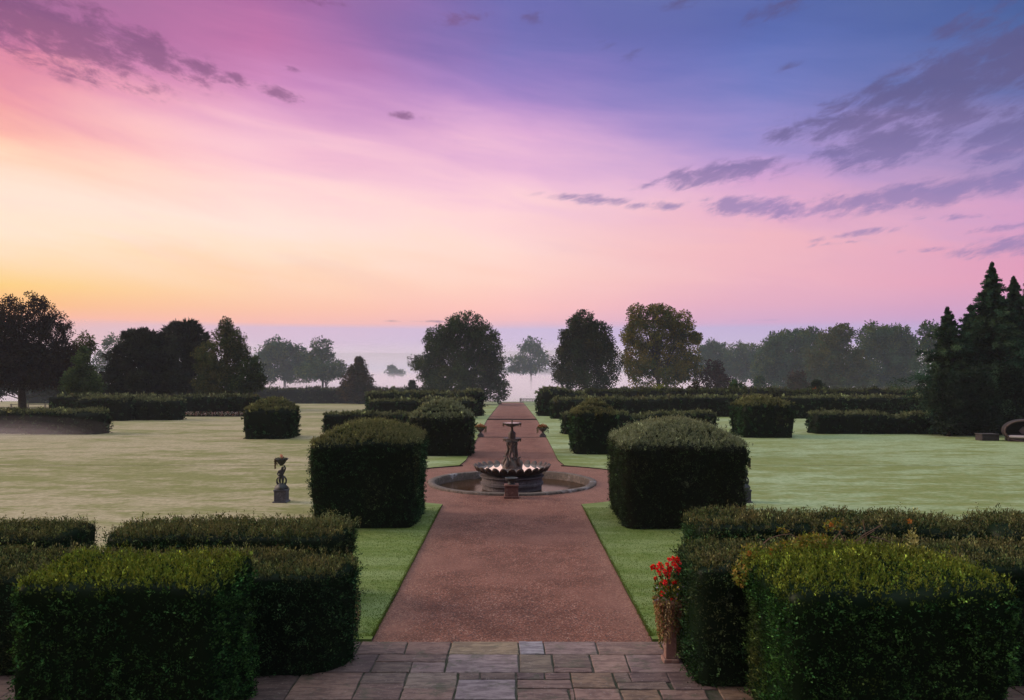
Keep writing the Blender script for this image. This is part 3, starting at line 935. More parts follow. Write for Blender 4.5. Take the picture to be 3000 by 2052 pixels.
tree('thicket_tree', 'dense misty bush-like trees round the foot of the tall open-headed tree', 'tree', 222,
     [(730, 838, 46, 24), (768, 838, 24, 20), (700, 842, 32, 22), (745, 852, 45, 14)], 'far', base=742, trunk=.3, clump=.22, gapf=.1, group=G_F)
tree('hornbeam_tree', 'small rust-tinged cone-shaped tree standing alone before the left boundary hedge', 'tree', 154,
     [(816, 824, 11, 13), (816, 845, 26, 24), (816, 868, 40, 28), (816, 888, 47, 20), (816, 902, 40, 10)], 'rust', trunk=.3, clump=.26, cover=1.2, gapf=.0)
tree('pine_tree', 'tiny faint tree far out in the mist left of the great oak', 'tree', 420,
     [(890, 838, 11, 8), (898, 847, 24, 7)], 'far', trunk=.4, group=G_F)
tree('spruce_tree', 'little dark conifer at the left foot of the great oak', 'conifer', 140,
     [(936, 873, 7, 8), (936, 884, 13, 10), (936, 894, 17, 10)], 'conifer', trunk=.15, cover=1.3, gapf=0)
tree('oak_tree', 'great dark spreading oak left of the far end of the path', 'tree', 150,
     [(1052, 752, 56, 44), (1000, 775, 40, 40), (1098, 780, 44, 46), (1040, 810, 84, 60), (972, 830, 46, 32), (1118, 830, 34, 48), (1045, 862, 88, 42), (1132, 884, 26, 30), (992, 872, 40, 28), (1070, 895, 50, 22)],
     'oak', base=1050, trunk=.7, clump=.19, cover=.95, gapf=.15, limbs=24, leaf=.4)
tree('oak_tree', 'misty park oak seen beyond the end of the path, trunk lost in mist', 'tree', 300,
     [(1206, 788, 28, 22), (1180, 818, 26, 14), (1226, 815, 26, 20), (1205, 834, 40, 14), (1168, 838, 14, 8)], 'far', trunk=.5, clump=.22, gapf=.3, group=G_F)
tree('lime_tree', 'tall rounded dark tree right of the far end of the path', 'tree', 142,
     [(1322, 734, 36, 30), (1300, 765, 30, 35), (1350, 770, 44, 45), (1325, 790, 60, 50), (1295, 825, 44, 50), (1372, 820, 40, 55), (1330, 862, 78, 30)],
     'darkoak', trunk=.6, clump=.2, cover=.95, gapf=.15, limbs=20, leaf=.38)
tree('poplar_tree', 'tall loose tree turning yellow and gold, right of the dark rounded tree', 'tree', 152,
     [(1448, 715, 24, 28), (1488, 705, 22, 18), (1508, 722, 28, 30), (1545, 742, 34, 36), (1470, 760, 52, 45), (1430, 765, 22, 26), (1540, 790, 50, 45), (1455, 818, 46, 45), (1500, 845, 80, 40), (1568, 835, 30, 40), (1578, 768, 15, 15)],
     'poplar', base=1495, trunk=.5, clump=.17, cover=.95, gapf=.2, limbs=30, leaf=.4)
tree('ash_tree', 'blue-misted tree directly right of the yellowing tree', 'tree', 255,
     [(1622, 800, 36, 30), (1600, 820, 24, 38), (1642, 835, 38, 34)], 'far', trunk=.4, clump=.22, cover=1.1, gapf=.05, group=G_F)
tree('ash_tree', 'blue-misted round-headed tree behind the purple tree', 'tree', 250,
     [(1692, 803, 34, 30), (1660, 815, 22, 26), (1690, 838, 42, 32)], 'far', trunk=.4, clump=.22, cover=1.1, gapf=.1, group=G_F)
tree('copper_beech', 'small dark purple-leaved tree in front of the blue-misted trees', 'tree', 150,
     [(1624, 838, 24, 22), (1622, 862, 38, 22), (1640, 872, 26, 14)], 'purple', trunk=.3, clump=.24, cover=.85, gapf=.3)
tree('shrub', 'grey-green cone-shaped shrub above the right boundary hedge, before a gap of mist', 'shrub', 165,
     [(1724, 866, 11, 12), (1724, 880, 16, 10)], 'far', trunk=.12, gapf=.1, limbs=4)
tree('shrub', 'dark round shrub beside the orange-footed shrub', 'shrub', 155,
     [(1812, 860, 20, 18), (1815, 876, 24, 12)], 'rust', trunk=.15, gapf=.1, limbs=4)
oc = lobes_leaves([(1848, 888, 9, 7)], 103, 'rust', .2, .4, 1.2, 0)
oc = [(v, q, c * np.array((5.5, 2.0, .5))) for v, q, c in oc]
tree('shrub', 'dark pointed shrub with an orange tuft at its foot above the right hedge', 'shrub', 104,
     [(1857, 872, 10, 9), (1858, 886, 22, 13)], 'conifer', trunk=.12, gapf=.1, limbs=4, parts_extra=oc)
tree('shrub', 'bright yellow-green bush under the yellowing tree', 'shrub', 98,
     [(1498, 884, 14, 9)], 'lime', trunk=.08, clump=.35, cover=1.0, limbs=3)
tree('shrub', 'brownish bush left of the purple tree, above the right hedge', 'shrub', 102,
     [(1579, 878, 15, 11)], 'rust', trunk=.08, clump=.35, limbs=3)
tree('shrub', 'dull green bush right of the purple tree, above the right hedge', 'shrub', 108,
     [(1675, 880, 20, 10), (1668, 872, 10, 8)], 'far', trunk=.08, clump=.35, limbs=3)
tree('oak_tree', 'broad misty tree, left one of the big right-hand trees', 'tree', 215,
     [(1795, 775, 50, 30), (1755, 790, 30, 28), (1840, 772, 36, 30), (1750, 825, 44, 44), (1810, 820, 72, 50), (1770, 862, 56, 26), (1830, 862, 56, 26)], 'far', trunk=.6, clump=.2, cover=1.15, gapf=.05, group=G_F, limbs=16)
tree('chestnut_tree', 'brown-tinged misty tree in the middle of the big right-hand trees', 'tree', 190,
     [(1888, 785, 36, 40), (1915, 758, 26, 24), (1868, 825, 44, 52), (1915, 825, 58, 50), (1880, 866, 56, 26), (1930, 866, 50, 26)], 'farbrown', trunk=.5, clump=.2, cover=1.15, gapf=.05, group=G_F, limbs=16)
tree('oak_tree', 'wide-topped misty tree, right one of the big right-hand trees', 'tree', 205,
     [(1985, 765, 46, 32), (2030, 763, 34, 28), (2062, 788, 28, 32), (1990, 815, 66, 54), (2050, 825, 46, 52), (1985, 864, 60, 26), (2050, 866, 56, 26)], 'far', trunk=.6, clump=.2, cover=1.15, gapf=.05, group=G_F, limbs=16)
tree('ash_tree', 'open-crowned tree just left of the tall conifers', 'tree', 175,
     [(2112, 750, 24, 24), (2106, 778, 22, 18), (2105, 825, 36, 55)], 'far', trunk=.4, clump=.18, cover=.65, gapf=.5, group=G_F)


PROF = ((0, .06, .15, .3, .45, .62, .8, 1.0), (.01, .05, .13, .27, .42, .60, .82, 1.0))


def conifer(name, label, d, apx, apy, basepy, half, pal='conifer', nb=420, m=150, leaf=.12, power=.8, droop=.35, group=None, zb=None):
    z0 = float(ter(d)) + .03
    x0 = (apx - CX) / F * d
    H = CH + (HY - apy) / F * d - z0
    R = half * d / F
    root = thing(name, (x0, d, z0), label, 'conifer', group)
    u = rng.random(nb) ** .8                 # height fraction
    u = np.concatenate((u, 1 - rng.random(nb // 12) * .10))
    nbt = len(u)
    L = R * np.interp(1 - u, PROF[0], PROF[1]) * np.where(rng.random(nbt) < .3, rng.uniform(1.0, 1.6, nbt), rng.uniform(.4, 1.0, nbt)) + .03
    a = rng.uniform(0, 2 * PI, nbt)
    P0 = np.column_stack((np.zeros(nbt), np.zeros(nbt), u * H))
    dr = np.column_stack((np.cos(a), np.sin(a), rng.uniform(.15, .8, nbt)))
    t = np.tile(rng.random(m) ** .7, nbt) + rng.normal(0, .03, nbt * m)
    Lr = np.repeat(L, m)
    P = np.repeat(P0, m, 0) + np.repeat(dr, m, 0) * (t * Lr)[:, None]
    P[:, 2] -= droop * t * t * Lr
    w = (.025 + .06 * np.repeat(L, m))
    P += rng.normal(0, 1, (nbt * m, 3)) * (w * (1.1 - .5 * t))[:, None] * np.array((.8, .8, .9))
    P[:, 2] = np.maximum(P[:, 2], .05)
    pal_ = np.array(TP[pal]) * 1.25
    C = pal_[rng.integers(0, 3, nbt)][np.repeat(np.arange(nbt), m)] * (np.repeat(rng.uniform(.35, 1.9, nbt), m) * rng.uniform(.75, 1.3, nbt * m))[:, None]
    D = np.repeat(dr, m, 0) * np.array((.6, .6, .2)) + np.array((0, 0, -.15))
    tp = np.clip(.35 + 3.2 * (1 - np.repeat(u, m)), 0, 1)
    parts = [leaf_quads(P, D, leaf * 1.9 * tp, leaf * .6 * tp, .5, C)]
    nl = 160; zl = H * (.93 + .075 * rng.random(nl))
    parts.append(leaf_quads(np.column_stack((rng.normal(0, .03, nl), rng.normal(0, .03, nl), zl)), np.tile((0, 0, 1.0), (nl, 1)), leaf, leaf * .3, .5, np.tile(pal_[0], (nl, 1))))
    nf = 14000
    uf = rng.random(nf) ** 1.3 * .93; af = rng.uniform(0, 2 * PI, nf); rf_ = R * np.interp(1 - uf, PROF[0], PROF[1]) * .55 * np.sqrt(rng.random(nf))
    Pf = np.column_stack((rf_ * np.cos(af), rf_ * np.sin(af), uf * H * .95))
    parts.append(leaf_quads(Pf, np.column_stack((np.cos(af), np.sin(af), af * 0 - .3)), leaf * 3, leaf * 1.6, .5, pal_[rng.integers(0, 3, nf)] * .8))
    V, Q, C = merge(parts)
    link('crown', mesh_quads('crown', V, Q, C), LEAF, root)
    mb = MB(); mb.tube([(0, 0, -.1), (0, 0, H * .5), (0, 0, H * .95)], [R * .13, R * .07, .02], 8)
    for k in range(40):
        i = rng.integers(0, nbt)
        e = P0[i] + dr[i] * L[i] * .8; e[2] -= droop * .6 * L[i]
        mb.tube([P0[i], (P0[i] + e) / 2 + np.array((0, 0, .05)), e], [.05, .03, .01], 5)
    mb.build('trunk', BARK, root, True)
    return root


G_C = 'tall dark conifers at the right edge'
conifer('cypress_tree', 'slender pointed conifer on the left of the tall dark conifer group', 60, 2151, 699, 985, 105, nb=320, leaf=.13, group=G_C)
conifer('cypress_tree', 'small-topped conifer between the slender one and the tallest', 61.5, 2204, 694, 985, 110, nb=320, leaf=.13, group=G_C)
conifer('cypress_tree', 'tallest ragged conifer near the right photo edge', 60.5, 2252, 598, 990, 130, nb=440, leaf=.13, power=.62, droop=.5, group=G_C)
conifer('cypress_tree', 'tall conifer with forked tip right of the tallest one', 62, 2302, 630, 990, 120, nb=400, leaf=.13, power=.65, droop=.5, group=G_C)
conifer('cypress_tree', 'conifer cut off by the right photo edge behind the wicker pod', 63, 2345, 612, 990, 125, nb=400, leaf=.13, power=.65, droop=.5, group=G_C)
tree('cypress_shrub', 'rounded blue-green conifer bush at the left foot of the tall conifers', 'shrub', 57,
     [(2160, 955, 34, 36), (2150, 920, 38, 50), (2148, 880, 30, 40)], 'bluecon', trunk=.12, leaf=.16, clump=.24, cover=1.1, gapf=0, limbs=4, spiky=.3)
tree('cypress_shrub', 'large bushy green conifer bush in the middle, left of the dark box', 'shrub', 57.5,
     [(2225, 915, 48, 60), (2215, 870, 40, 40), (2235, 955, 45, 32), (2200, 940, 30, 40)], 'bluecon', trunk=.12, leaf=.16, clump=.24, cover=1.1, gapf=0, limbs=4, spiky=.3)
tree('cypress_shrub', 'dark conifer bush hanging over the wicker pod at the right edge', 'shrub', 58.5,
     [(2300, 880, 55, 60), (2330, 925, 60, 50), (2290, 945, 30, 30)], 'conifer', trunk=.12, leaf=.16, clump=.24, cover=1.1, gapf=0, limbs=4, spiky=.3)

# far wood that reads as one mass in the mist
P = []
for px in range(1120, 1320, 9): P.append((px, 843 + rng.uniform(-2, 2), 9, 6 + rng.uniform(0, 3)))
for px in range(560, 700, 11): P.append((px, 846 + rng.uniform(-2, 2), 10, 5))
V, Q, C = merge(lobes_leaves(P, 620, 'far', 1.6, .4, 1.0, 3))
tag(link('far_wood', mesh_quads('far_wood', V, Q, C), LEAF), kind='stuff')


# ------------------------------------------------------------------ fountain
fo = thing('fountain', (0, FC, 0), 'tiered stone fountain with scalloped bowl and figures in a round pool', 'fountain')
mb = MB()
def rimmod(i, t, r, z): return r + .012 * math.sin(9 * t) + .008 * math.sin(23 * t + 1), z + .008 * math.sin(7 * t + 2)
mb.lathe([(3.36, -.45), (3.36, .07), (3.38, .09), (3.50, .10), (3.64, .09), (3.66, .06), (3.66, -.05)], 96, mod=rimmod)
mb.build('pool_rim', RIMST, fo, True)
mb = MB(); mb.lathe([(.01, -.43), (3.37, -.43)], 64); mb.build('pool_floor', SOIL, fo)
mb = MB(); mb.lathe([(.9, -.24), (3.37, -.24)], 64); mb.build('water', POOLW, fo)
mb = MB()
mb.lathe([(1.29, -.42), (1.29, -.06), (1.36, -.05), (1.36, .05), (1.31, .07), (1.30, .24), (1.33, .26), (1.39, .29), (1.39, .34), (.6, .36)], 48)
mb.build('plinth', STONE_DARK, fo, False)
NL = 28
def bowlmod(i, t, r, z):
    w = abs(math.cos(NL * t / 2))
    k = (0, .02, .05, .09, .13, .16, .16, .12, .06, 0, 0)[i]
    rz = (0, 0, 0, .02, .08, .25, .27, .22, .03, 0, 0)[i]
    return r + k * (w ** .6 - .5), z + rz * (w ** .38 - .66)
mb = MB()
mb.lathe([(.75, .34), (1.0, .37), (1.22, .43), (1.40, .52), (1.55, .62), (1.62, .70), (1.58, .715), (1.52, .69), (1.42, .60), (1.2, .52), (.3, .5)], NL * 10, mod=bowlmod)
mb.build('scalloped_bowl', BRONZE, fo, True)
mb = MB(); mb.lathe([(.2, .635), (1.50, .635)], 64); mb.build('bowl_water', BOWLW, fo)
mb = MB(); mb.lathe([(.40, .5), (.42, .70), (.36, .80), (.28, .92), (.22, 1.02), (.20, 1.08), (.05, 1.1)], 24,
                    mod=lambda i, t, r, z: (r * (1 + .12 * math.sin(5 * t + i)), z))
mb.build('rock_base', BRONZE, fo, True)
# dolphins curled round the foot
for k in range(4):
    a = PI / 4 + k * PI / 2 + .2
    ca, sa = math.cos(a), math.sin(a)
    prof = [(.50, .74), (.44, .80), (.38, .88), (.33, .98), (.34, 1.08), (.40, 1.13), (.44, 1.10)]
    rd = [.06, .10, .105, .085, .06, .04, .07]
    skin('dolphin', [(r * ca, r * sa, z) for r, z in prof], [(i, i + 1) for i in range(6)], rd, BRONZE, fo, 2)
# three figures standing back to back, arms raised to the dish
for k in range(3):
    a = -PI / 2 + k * 2 * PI / 3
    def R(f, s, z):
        f, s = f * 1.25, s * 1.2
        return (f * math.cos(a) - s * math.sin(a), f * math.sin(a) + s * math.cos(a), z)
    vs = [R(.13, 0, 1.38), R(.13, 0, 1.47), R(.13, 0, 1.57), R(.14, 0, 1.66), R(.16, 0, 1.73), R(.15, 0, 1.79),
          R(.14, .06, 1.36), R(.19, .07, 1.21), R(.15, .07, 1.06), R(.21, .07, 1.04),
          R(.14, -.06, 1.36), R(.17, -.07, 1.21), R(.13, -.07, 1.06), R(.19, -.07, 1.04),
          R(.13, .10, 1.60), R(.12, .16, 1.71), R(.10, .12, 1.83), R(.13, -.10, 1.60), R(.12, -.16, 1.70), R(.10, -.12, 1.83), R(.205, 0, 1.73)]
    es = [(0, 1), (1, 2), (2, 3), (3, 4), (4, 5), (0, 6), (6, 7), (7, 8), (8, 9), (0, 10), (10, 11), (11, 12), (12, 13), (2, 14), (14, 15), (15, 16), (2, 17), (17, 18), (18, 19), (4, 20)]
    rs = [.10, .09, .10, .045, .07, .05, .075, .058, .038, .03, .075, .05, .032, .026, .042, .033, .026, .042, .033, .026, .018]
    skin('figure', vs, es, rs, BRONZE, fo, 1)
mb = MB()
mb.lathe([(.12, 1.70), (.20, 1.74), (.30, 1.80), (.37, 1.86), (.40, 1.92), (.38, 1.935), (.33, 1.92), (.1, 1.90)], 40, mod=lambda i, t, r, z: (r * (1 + .03 * math.cos(12 * t)), z))
mb.build('middle_dish', BRONZE, fo, True)
mb = MB()
mb.lathe([(.13, 1.90), (.15, 1.96), (.14, 2.06), (.15, 2.14), (.12, 2.2), (.07, 2.24), (.055, 2.3), (.05, 2.4), (.075, 2.47), (.12, 2.5)], 24,
         mod=lambda i, t, r, z: (r * (1 + (.10 if i < 5 else .03) * math.cos(6 * t)), z))
mb.build('stem', BRONZE, fo, True)
mb = MB()
mb.lathe([(.07, 2.42), (.16, 2.44), (.30, 2.50), (.405, 2.585), (.40, 2.60), (.34, 2.575), (.1, 2.55)], 40, mod=lambda i, t, r, z: (r * (1 + .025 * math.cos(16 * t)), z))
mb.build('upper_dish', BRONZE, fo, True)
mb = MB(); mb.lathe([(.02, 2.588), (.365, 2.588)], 40); mb.build('dish_water', BOWLW, fo)
mb = MB(); mb.lathe([(.03, 2.55), (.028, 2.66), (.04, 2.69), (.022, 2.72), (.002, 2.76)], 12); mb.build('finial', BRONZE, fo, True)
# strands of moss hanging from the dishes
P, D, C = [], [], []
for (R_, z, n_, ln) in ((.40, 2.58, 60, .16), (.385, 1.92, 45, .17)):
    for k in range(n_):
        a = rng.uniform(0, 2 * PI)
        if math.cos(a) * math.cos(a) < .35 and rng.random() < .6: continue
        l = rng.uniform(.3, 1) * ln
        for j in range(6):
            P.append((R_ * math.cos(a), R_ * math.sin(a), z - l * j / 6)); D.append((0, 0, -1)); C.append((.05, .045, .025))
V, Q, C = leaf_quads(np.array(P), np.array(D, float), .05, .018, .2, np.array(C))
tag(link('hanging_moss', mesh_quads('hanging_moss', V, Q, C), LEAF, fo), kind='stuff')
# terracotta pedestal with a squat vase before the pool
pd = thing('vase_pedestal', (-.02, FC - PR - .36, 0), 'square terracotta block with squat dark vase before the pool rim', 'pedestal')
mb = MB(); mb.box(-.29, .29, -.27, .27, -.03, .09, .015); mb.box(-.255, .255, -.235, .235, .09, .44, .012); mb.box(-.28, .28, -.26, .26, .44, .51, .015)
mb.build('block', TERRA, pd)
mb = MB(); mb.lathe([(.14, .51), (.15, .55), (.10, .58), (.20, .65), (.24, .73), (.26, .76), (.22, .76), (.18, .70), (.02, .68)], 24); mb.build('vase', LEAD, pd, True)


# ------------------------------------------------------------------ statue
def statue(x, d, label, group, mirror=1):
    s = thing('garden_statue', (x, d, .05), label, 'statue', group)
    mb = MB(); mb.box(-.26, .26, -.26, .26, -.04, .05, .012); mb.box(-.215, .215, -.215, .215, .05, .41, .012); mb.box(-.235, .235, -.235, .235, .41, .47, .012)
    mb.build('plinth', LEADST, s)
    mb = MB(); mb.lathe([(.22, .47), (.23, .52), (.20, .58), (.15, .64), (.08, .68), (.01, .69)], 20, mod=lambda i, t, r, z: (r * (1 + .14 * math.sin(4 * t + i * .8)), z))
    mb.build('rock_base', LEAD, s, True)
    m = mirror
    vs = [(-.01, 0, .92), (-.01, .01, 1.00), (0, 0, 1.10), (.02, 0, 1.18), (.05 * m, -.01, 1.245), (.055 * m, 0, 1.30),
          (.05, 0, .90), (.06, -.05, .78), (.05, 0, .66), (.07, -.06, .645),
          (-.06, 0, .90), (-.06, -.02, .78), (-.05, .03, .66), (-.06, -.04, .645),
          (.10 * m, 0, 1.13), (.15 * m, -.02, 1.24), (.09 * m, -.01, 1.345),
          (-.10 * m, 0, 1.12), (-.14 * m, -.03, 1.01), (-.05 * m, -.09, .97), (.055 * m, -.07, 1.245)]
    es = [(0, 1), (1, 2), (2, 3), (3, 4), (4, 5), (0, 6), (6, 7), (7, 8), (8, 9), (0, 10), (10, 11), (11, 12), (12, 13), (2, 14), (14, 15), (15, 16), (2, 17), (17, 18), (18, 19), (4, 20)]
    rs = [.075, .068, .078, .036, .066, .05, .06, .045, .03, .026, .06, .045, .03, .026, .04, .032, .026, .04, .032, .026, .016]
    skin('figure', vs, es, rs, LEAD, s, 2)
    for q in (-1, 1):
        mb = MB()
        mb.tube([(q * .05, .02, .95), (q * .12, .02, .90), (q * .17, .01, .82), (q * .165, 0, .72), (q * .12, 0, .64)], [.025, .03, .028, .034, .045], 8)
        mb.build('drapery', LEAD, s, True)
    mb = MB(); mb.lathe([(.06, 1.33), (.07, 1.36), (.13, 1.42), (.17, 1.50), (.24, 1.57), (.245, 1.59), (.2, 1.58), (.02, 1.55)], 28, mod=lambda i, t, r, z: (r * (1 + .04 * math.cos(10 * t)), z))
    mb.build('dish', LEAD, s, True)
    P, D, C = [], [], []
    for k in range(26):
        a = rng.uniform(-.7, .7) + PI * (m > 0)
        l = rng.uniform(.1, .42)
        for j in range(10):
            P.append((.225 * math.cos(a) * (1 + .06 * j / 10), .2 * math.sin(a), 1.6 - l * j / 10)); D.append((0, 0, -1)); C.append((.07, .05, .025))
    for k in range(80):
        a = rng.uniform(0, 2 * PI); r = rng.uniform(.02, .22)
        P.append((r * math.cos(a), r * math.sin(a), 1.58)); D.append((math.cos(a) * .5, math.sin(a) * .5, .6)); C.append((.06, .06, .025))
    V, Q, C = leaf_quads(np.array(P), np.array(D, float), .06, .03, .4, np.array(C))
    tag(link('trailing_plant', mesh_quads('trailing_plant', V, Q, C), LEAF, s), kind='stuff')
    n = 40
    P = np.clip(rng.normal(0, .02, (n, 3)), -.03, .03) + np.array((0, 0, 1.67)); P[:10, 2] -= .01 * np.arange(10)
    V, Q, C = leaf_quads(P, unit(rng.normal(0, 1, (n, 3))), .05, .04, .3, np.tile((.55, .24, .2), (n, 1)))
    link('flower', mesh_quads('flower', V, Q, C), PETAL, s)
    return s


LEADST = surf('dark_plinth_stone', (.075, .07, .085), .8, [(6, (.13, .12, .14), .45, .7), (14, (.035, .035, .04), .5, .7)], (25, .5, .02))
statue(-8.43, 28.2, 'dark figure of a boy holding up a planted dish on a plinth, left lawn', 'statues on the lawn')
statue(8.47, 28.2, 'statue mostly hidden behind the largest yew block on the right', 'statues on the lawn', -1)


# ------------------------------------------------------------------ urns by the far path
def path_urn(x, d, label):
    u = thing('flower_urn', (x, d, 0), label, 'urn', 'flower urns at the path edges')
    mb = MB(); mb.box(-.24, .24, -.24, .24, -.02, .14, .015); mb.box(-.17, .17, -.17, .17, .14, .22, .012); mb.build('base', STONE_DARK, u)
    mb = MB(); mb.lathe([(.15, .22), (.09, .27), (.07, .33), (.09, .38), (.20, .45), (.27, .55), (.32, .60), (.32, .63), (.26, .62), (.02, .58)], 28); mb.build('bowl', STONE_DARK, u, True)
    n = 700
    a = rng.uniform(0, 2 * PI, n); r = .38 * np.sqrt(rng.random(n))
    P = np.column_stack((r * np.cos(a), r * np.sin(a), .62 + rng.random(n) * .26 * (1 - (r / .45) ** 2)))
    k = rng.random(n) < .35
    P[k, 2] -= rng.random(k.sum()) * .38; P[k, 0] = .36 * np.cos(a[k]) * 1.1; P[k, 1] = .36 * np.sin(a[k]) * 1.1
    C = np.array(((.05, .06, .02),)) * rng.uniform(.6, 1.6, (n, 1)) * np.where(k, 1.0, 1.2)[:, None]
    V, Q, C = leaf_quads(P, unit(P - np.array((0, 0, .5))), .09, .05, .5, C)
    link('foliage', mesh_quads('foliage', V, Q, C), LEAF, u)
    n = 260
    a = rng.uniform(0, 2 * PI, n); r = .34 * np.sqrt(rng.random(n))
    P = np.column_stack((r * np.cos(a), r * np.sin(a), .70 + rng.random(n) * .26 * (1 - (r / .42) ** 2)))
    C = np.array(((.42, .13, .06),)) * rng.uniform(.5, 1.3, (n, 1))
    V, Q, C = leaf_quads(P, unit(P - np.array((0, 0, .5))), .07, .06, .6, C)
    link('blossoms', mesh_quads('blossoms', V, Q, C), PETAL, u)


path_urn(-2.34, 57.2, 'stone urn of orange flowers at the left path edge beyond the fountain')
path_urn(2.28, 57.2, 'stone urn of orange flowers at the right path edge beyond the fountain')

# edging bars across the walk
for y, h, lab in ((56.7, .03, 'thin flush edging strip across the path between the flower urns'), (77.6, .10, 'dark stone step edge across the far path')):
    mb = MB(); mb.box(-2.48, 2.48, -.10, .10, -.05, h, .012)
    tag(mb.build('path_edging', SLATE, loc=(0, y, 0)), lab, 'edging')


POT = surf('pale_terracotta', (.22, .125, .10), .85, [(7, (.34, .25, .21), .45, .7), (16, (.14, .08, .06), .5, .75)], (40, .4, .008))
# ------------------------------------------------------------------ red flower urn by the paving
fu = thing('flower_urn', (2.62, 12.78, .02), 'tall pot of red flowers with brown trailing stems at the hedge corner on the paving', 'flower pot')
mb = MB(); mb.box(-.13, .13, -.13, .13, -.04, .06, .012); mb.box(-.09, .09, -.09, .09, .06, .50, .01); mb.box(-.12, .12, -.12, .12, .5, .55, .01)
mb.build('pedestal', POT, fu)
mb = MB(); mb.lathe([(.10, .55), (.07, .60), (.09, .68), (.15, .82), (.18, .96), (.20, 1.0), (.20, 1.03), (.17, 1.02), (.02, .98)], 28); mb.build('bowl', POT, fu, True)
P, D, C = [], [], []
cols = [(.22, .10, .06), (.30, .19, .08), (.15, .09, .05), (.34, .26, .14), (.12, .13, .04)]
for k in range(300):
    a = rng.uniform(0, 2 * PI)
    if abs(math.cos(a)) < .45 and rng.random() < .35: continue
    l = rng.uniform(.25, .85) if math.cos(a) < 0 else rng.uniform(.2, .6)
    c = cols[rng.integers(0, 5)]
    ra = rng.uniform(.20, .27)
    for j in range(26):
        f = j / 26
        P.append((ra * math.cos(a) * (1 - .35 * f) + rng.normal(0, .008), ra * math.sin(a) * (1 - .25 * f) + rng.normal(0, .008), 1.04 - l * f)); D.append((rng.normal(0, .5), rng.normal(0, .5), -.8)); C.append(np.array(c) * rng.uniform(.6, 1.5))
V, Q, C = leaf_quads(np.array(P), np.array(D, float), .042, .022, .4, np.array(C))
link('trailing_plant', mesh_quads('trailing_plant', V, Q, C), LEAF, fu)
n = 700
a = rng.uniform(0, 2 * PI, n); r = .26 * np.sqrt(rng.random(n))
P = np.column_stack((r * np.cos(a), r * np.sin(a), 1.0 + rng.random(n) * .28))
P[:200, 2] += rng.random(200) * .3; P[:200, :2] *= .6
C = np.array(((.05, .085, .018),)) * rng.uniform(.5, 1.8, (n, 1)); C[::6] = (.28, .22, .04); C[::17] = (.3, .27, .38)
V, Q, C = leaf_quads(P, unit(P - np.array((0, 0, .9))), .065, .035, .5, C)
link('foliage', mesh_quads('foliage', V, Q, C), LEAF, fu)
mb = MB()
spots = [(455, 300, 0), (340, 180, 0), (320, 240, 0), (440, 180, 0), (400, 230, 0), (215, 245, 0), (245, 270, 0), (135, 275, 0), (215, 352, 0), (350, 300, 0), (290, 330, 0), (340, 395, 0), (445, 345, 0), (385, 165, 0), (300, 370, 0), (235, 500, 0), (295, 475, 0), (415, 480, 0), (430, 260, 0), (380, 705, 0), (360, 330, 0), (470, 215, 0), (170, 420, 0), (330, 560, 0), (260, 620, 0), (190, 310, 0)]
fl0 = None
for (X, Y, _) in spots:
    p = W(1456.5 + X * .1755, 1239.6 + Y * .1755, 12.78 + rng.uniform(-.12, .1)) - np.array((2.60, 12.78, .02))
    base = np.array((rng.normal(0, .06), rng.normal(0, .05), 1.05))
    mb.tube([base, (base + p) / 2 + np.array((0, 0, .04)), p], [.006, .005, .004], 5)
    if fl0 is None:
        m = 26
        dirs = unit(rng.normal(0, 1, (m, 3)) + np.array((-.2, -.4, .3)))
        V, Q, C = leaf_quads(dirs * .008, dirs, .044, .038, .25, np.array(((.72, .012, .012),)) * rng.uniform(.55, 1.25, (m, 1)))
        fl0 = link('flower', mesh_quads('flower', V, Q, C), PETAL, fu); fl = fl0
    else:
        fl = fl0.copy(); COL.objects.link(fl); fl.parent = fu
    fl.location = p; fl.rotation_euler = (rng.uniform(-.4, .4), rng.uniform(-.4, .4), rng.uniform(0, 6))
    k = rng.uniform(.75, 1.2); fl.scale = (k, k, k)
mb.build('stem', surf('green_stem', (.05, .07, .02), .7), fu)


# small yellow-leaved plant at the opposite hedge end
def stems_plant(name, label, cat, loc, n, h, spread, leaf, cols, lm=14, lean=(0, 0), bare=0.0, rad=.006):
    r = thing(name, loc, label, cat)
    mb = MB(); P, D, C = [], [], []
    for k in range(n):
        a = rng.uniform(0, 2 * PI); hh = h * rng.uniform(.6, 1.05)
        tip = np.array((spread * math.cos(a) * rng.random() + lean[0], spread * math.sin(a) * rng.random() + lean[1], hh))
        b0 = np.array((rng.normal(0, .03), rng.normal(0, .03), 0))
        mid = (b0 + tip) / 2 + np.array((rng.normal(0, .05), rng.normal(0, .05), hh * .08))
        mb.tube([b0, mid, tip], [rad, rad * .8, rad * .4], 5)
        c = np.array(cols[rng.integers(0, len(cols))])
        for j in range(lm):
            f = rng.uniform(.2 + bare * .5, 1)
            q = (1 - f) ** 2 * b0 + 2 * f * (1 - f) * mid + f * f * tip
            P.append(q + rng.normal(0, .01, 3)); D.append(rng.normal(0, 1, 3) + np.array((0, 0, .4))); C.append(c * rng.uniform(.6, 1.5))
    mb.build('stem', BARK, r)
    V, Q, C = leaf_quads(np.array(P), np.array(D), leaf, leaf * .5, .3, np.array(C))
    link('foliage', mesh_quads('foliage', V, Q, C), LEAF, r)
    return r


stems_plant('potted_plant', 'straggling plant with yellow and pinkish leaves at the left hedge end by the grass', 'plant', (-2.86, 14.1, .05), 12, .95, .22, .06,
            [(.26, .20, .03), (.12, .10, .03), (.30, .20, .15), (.08, .08, .03)], 14)

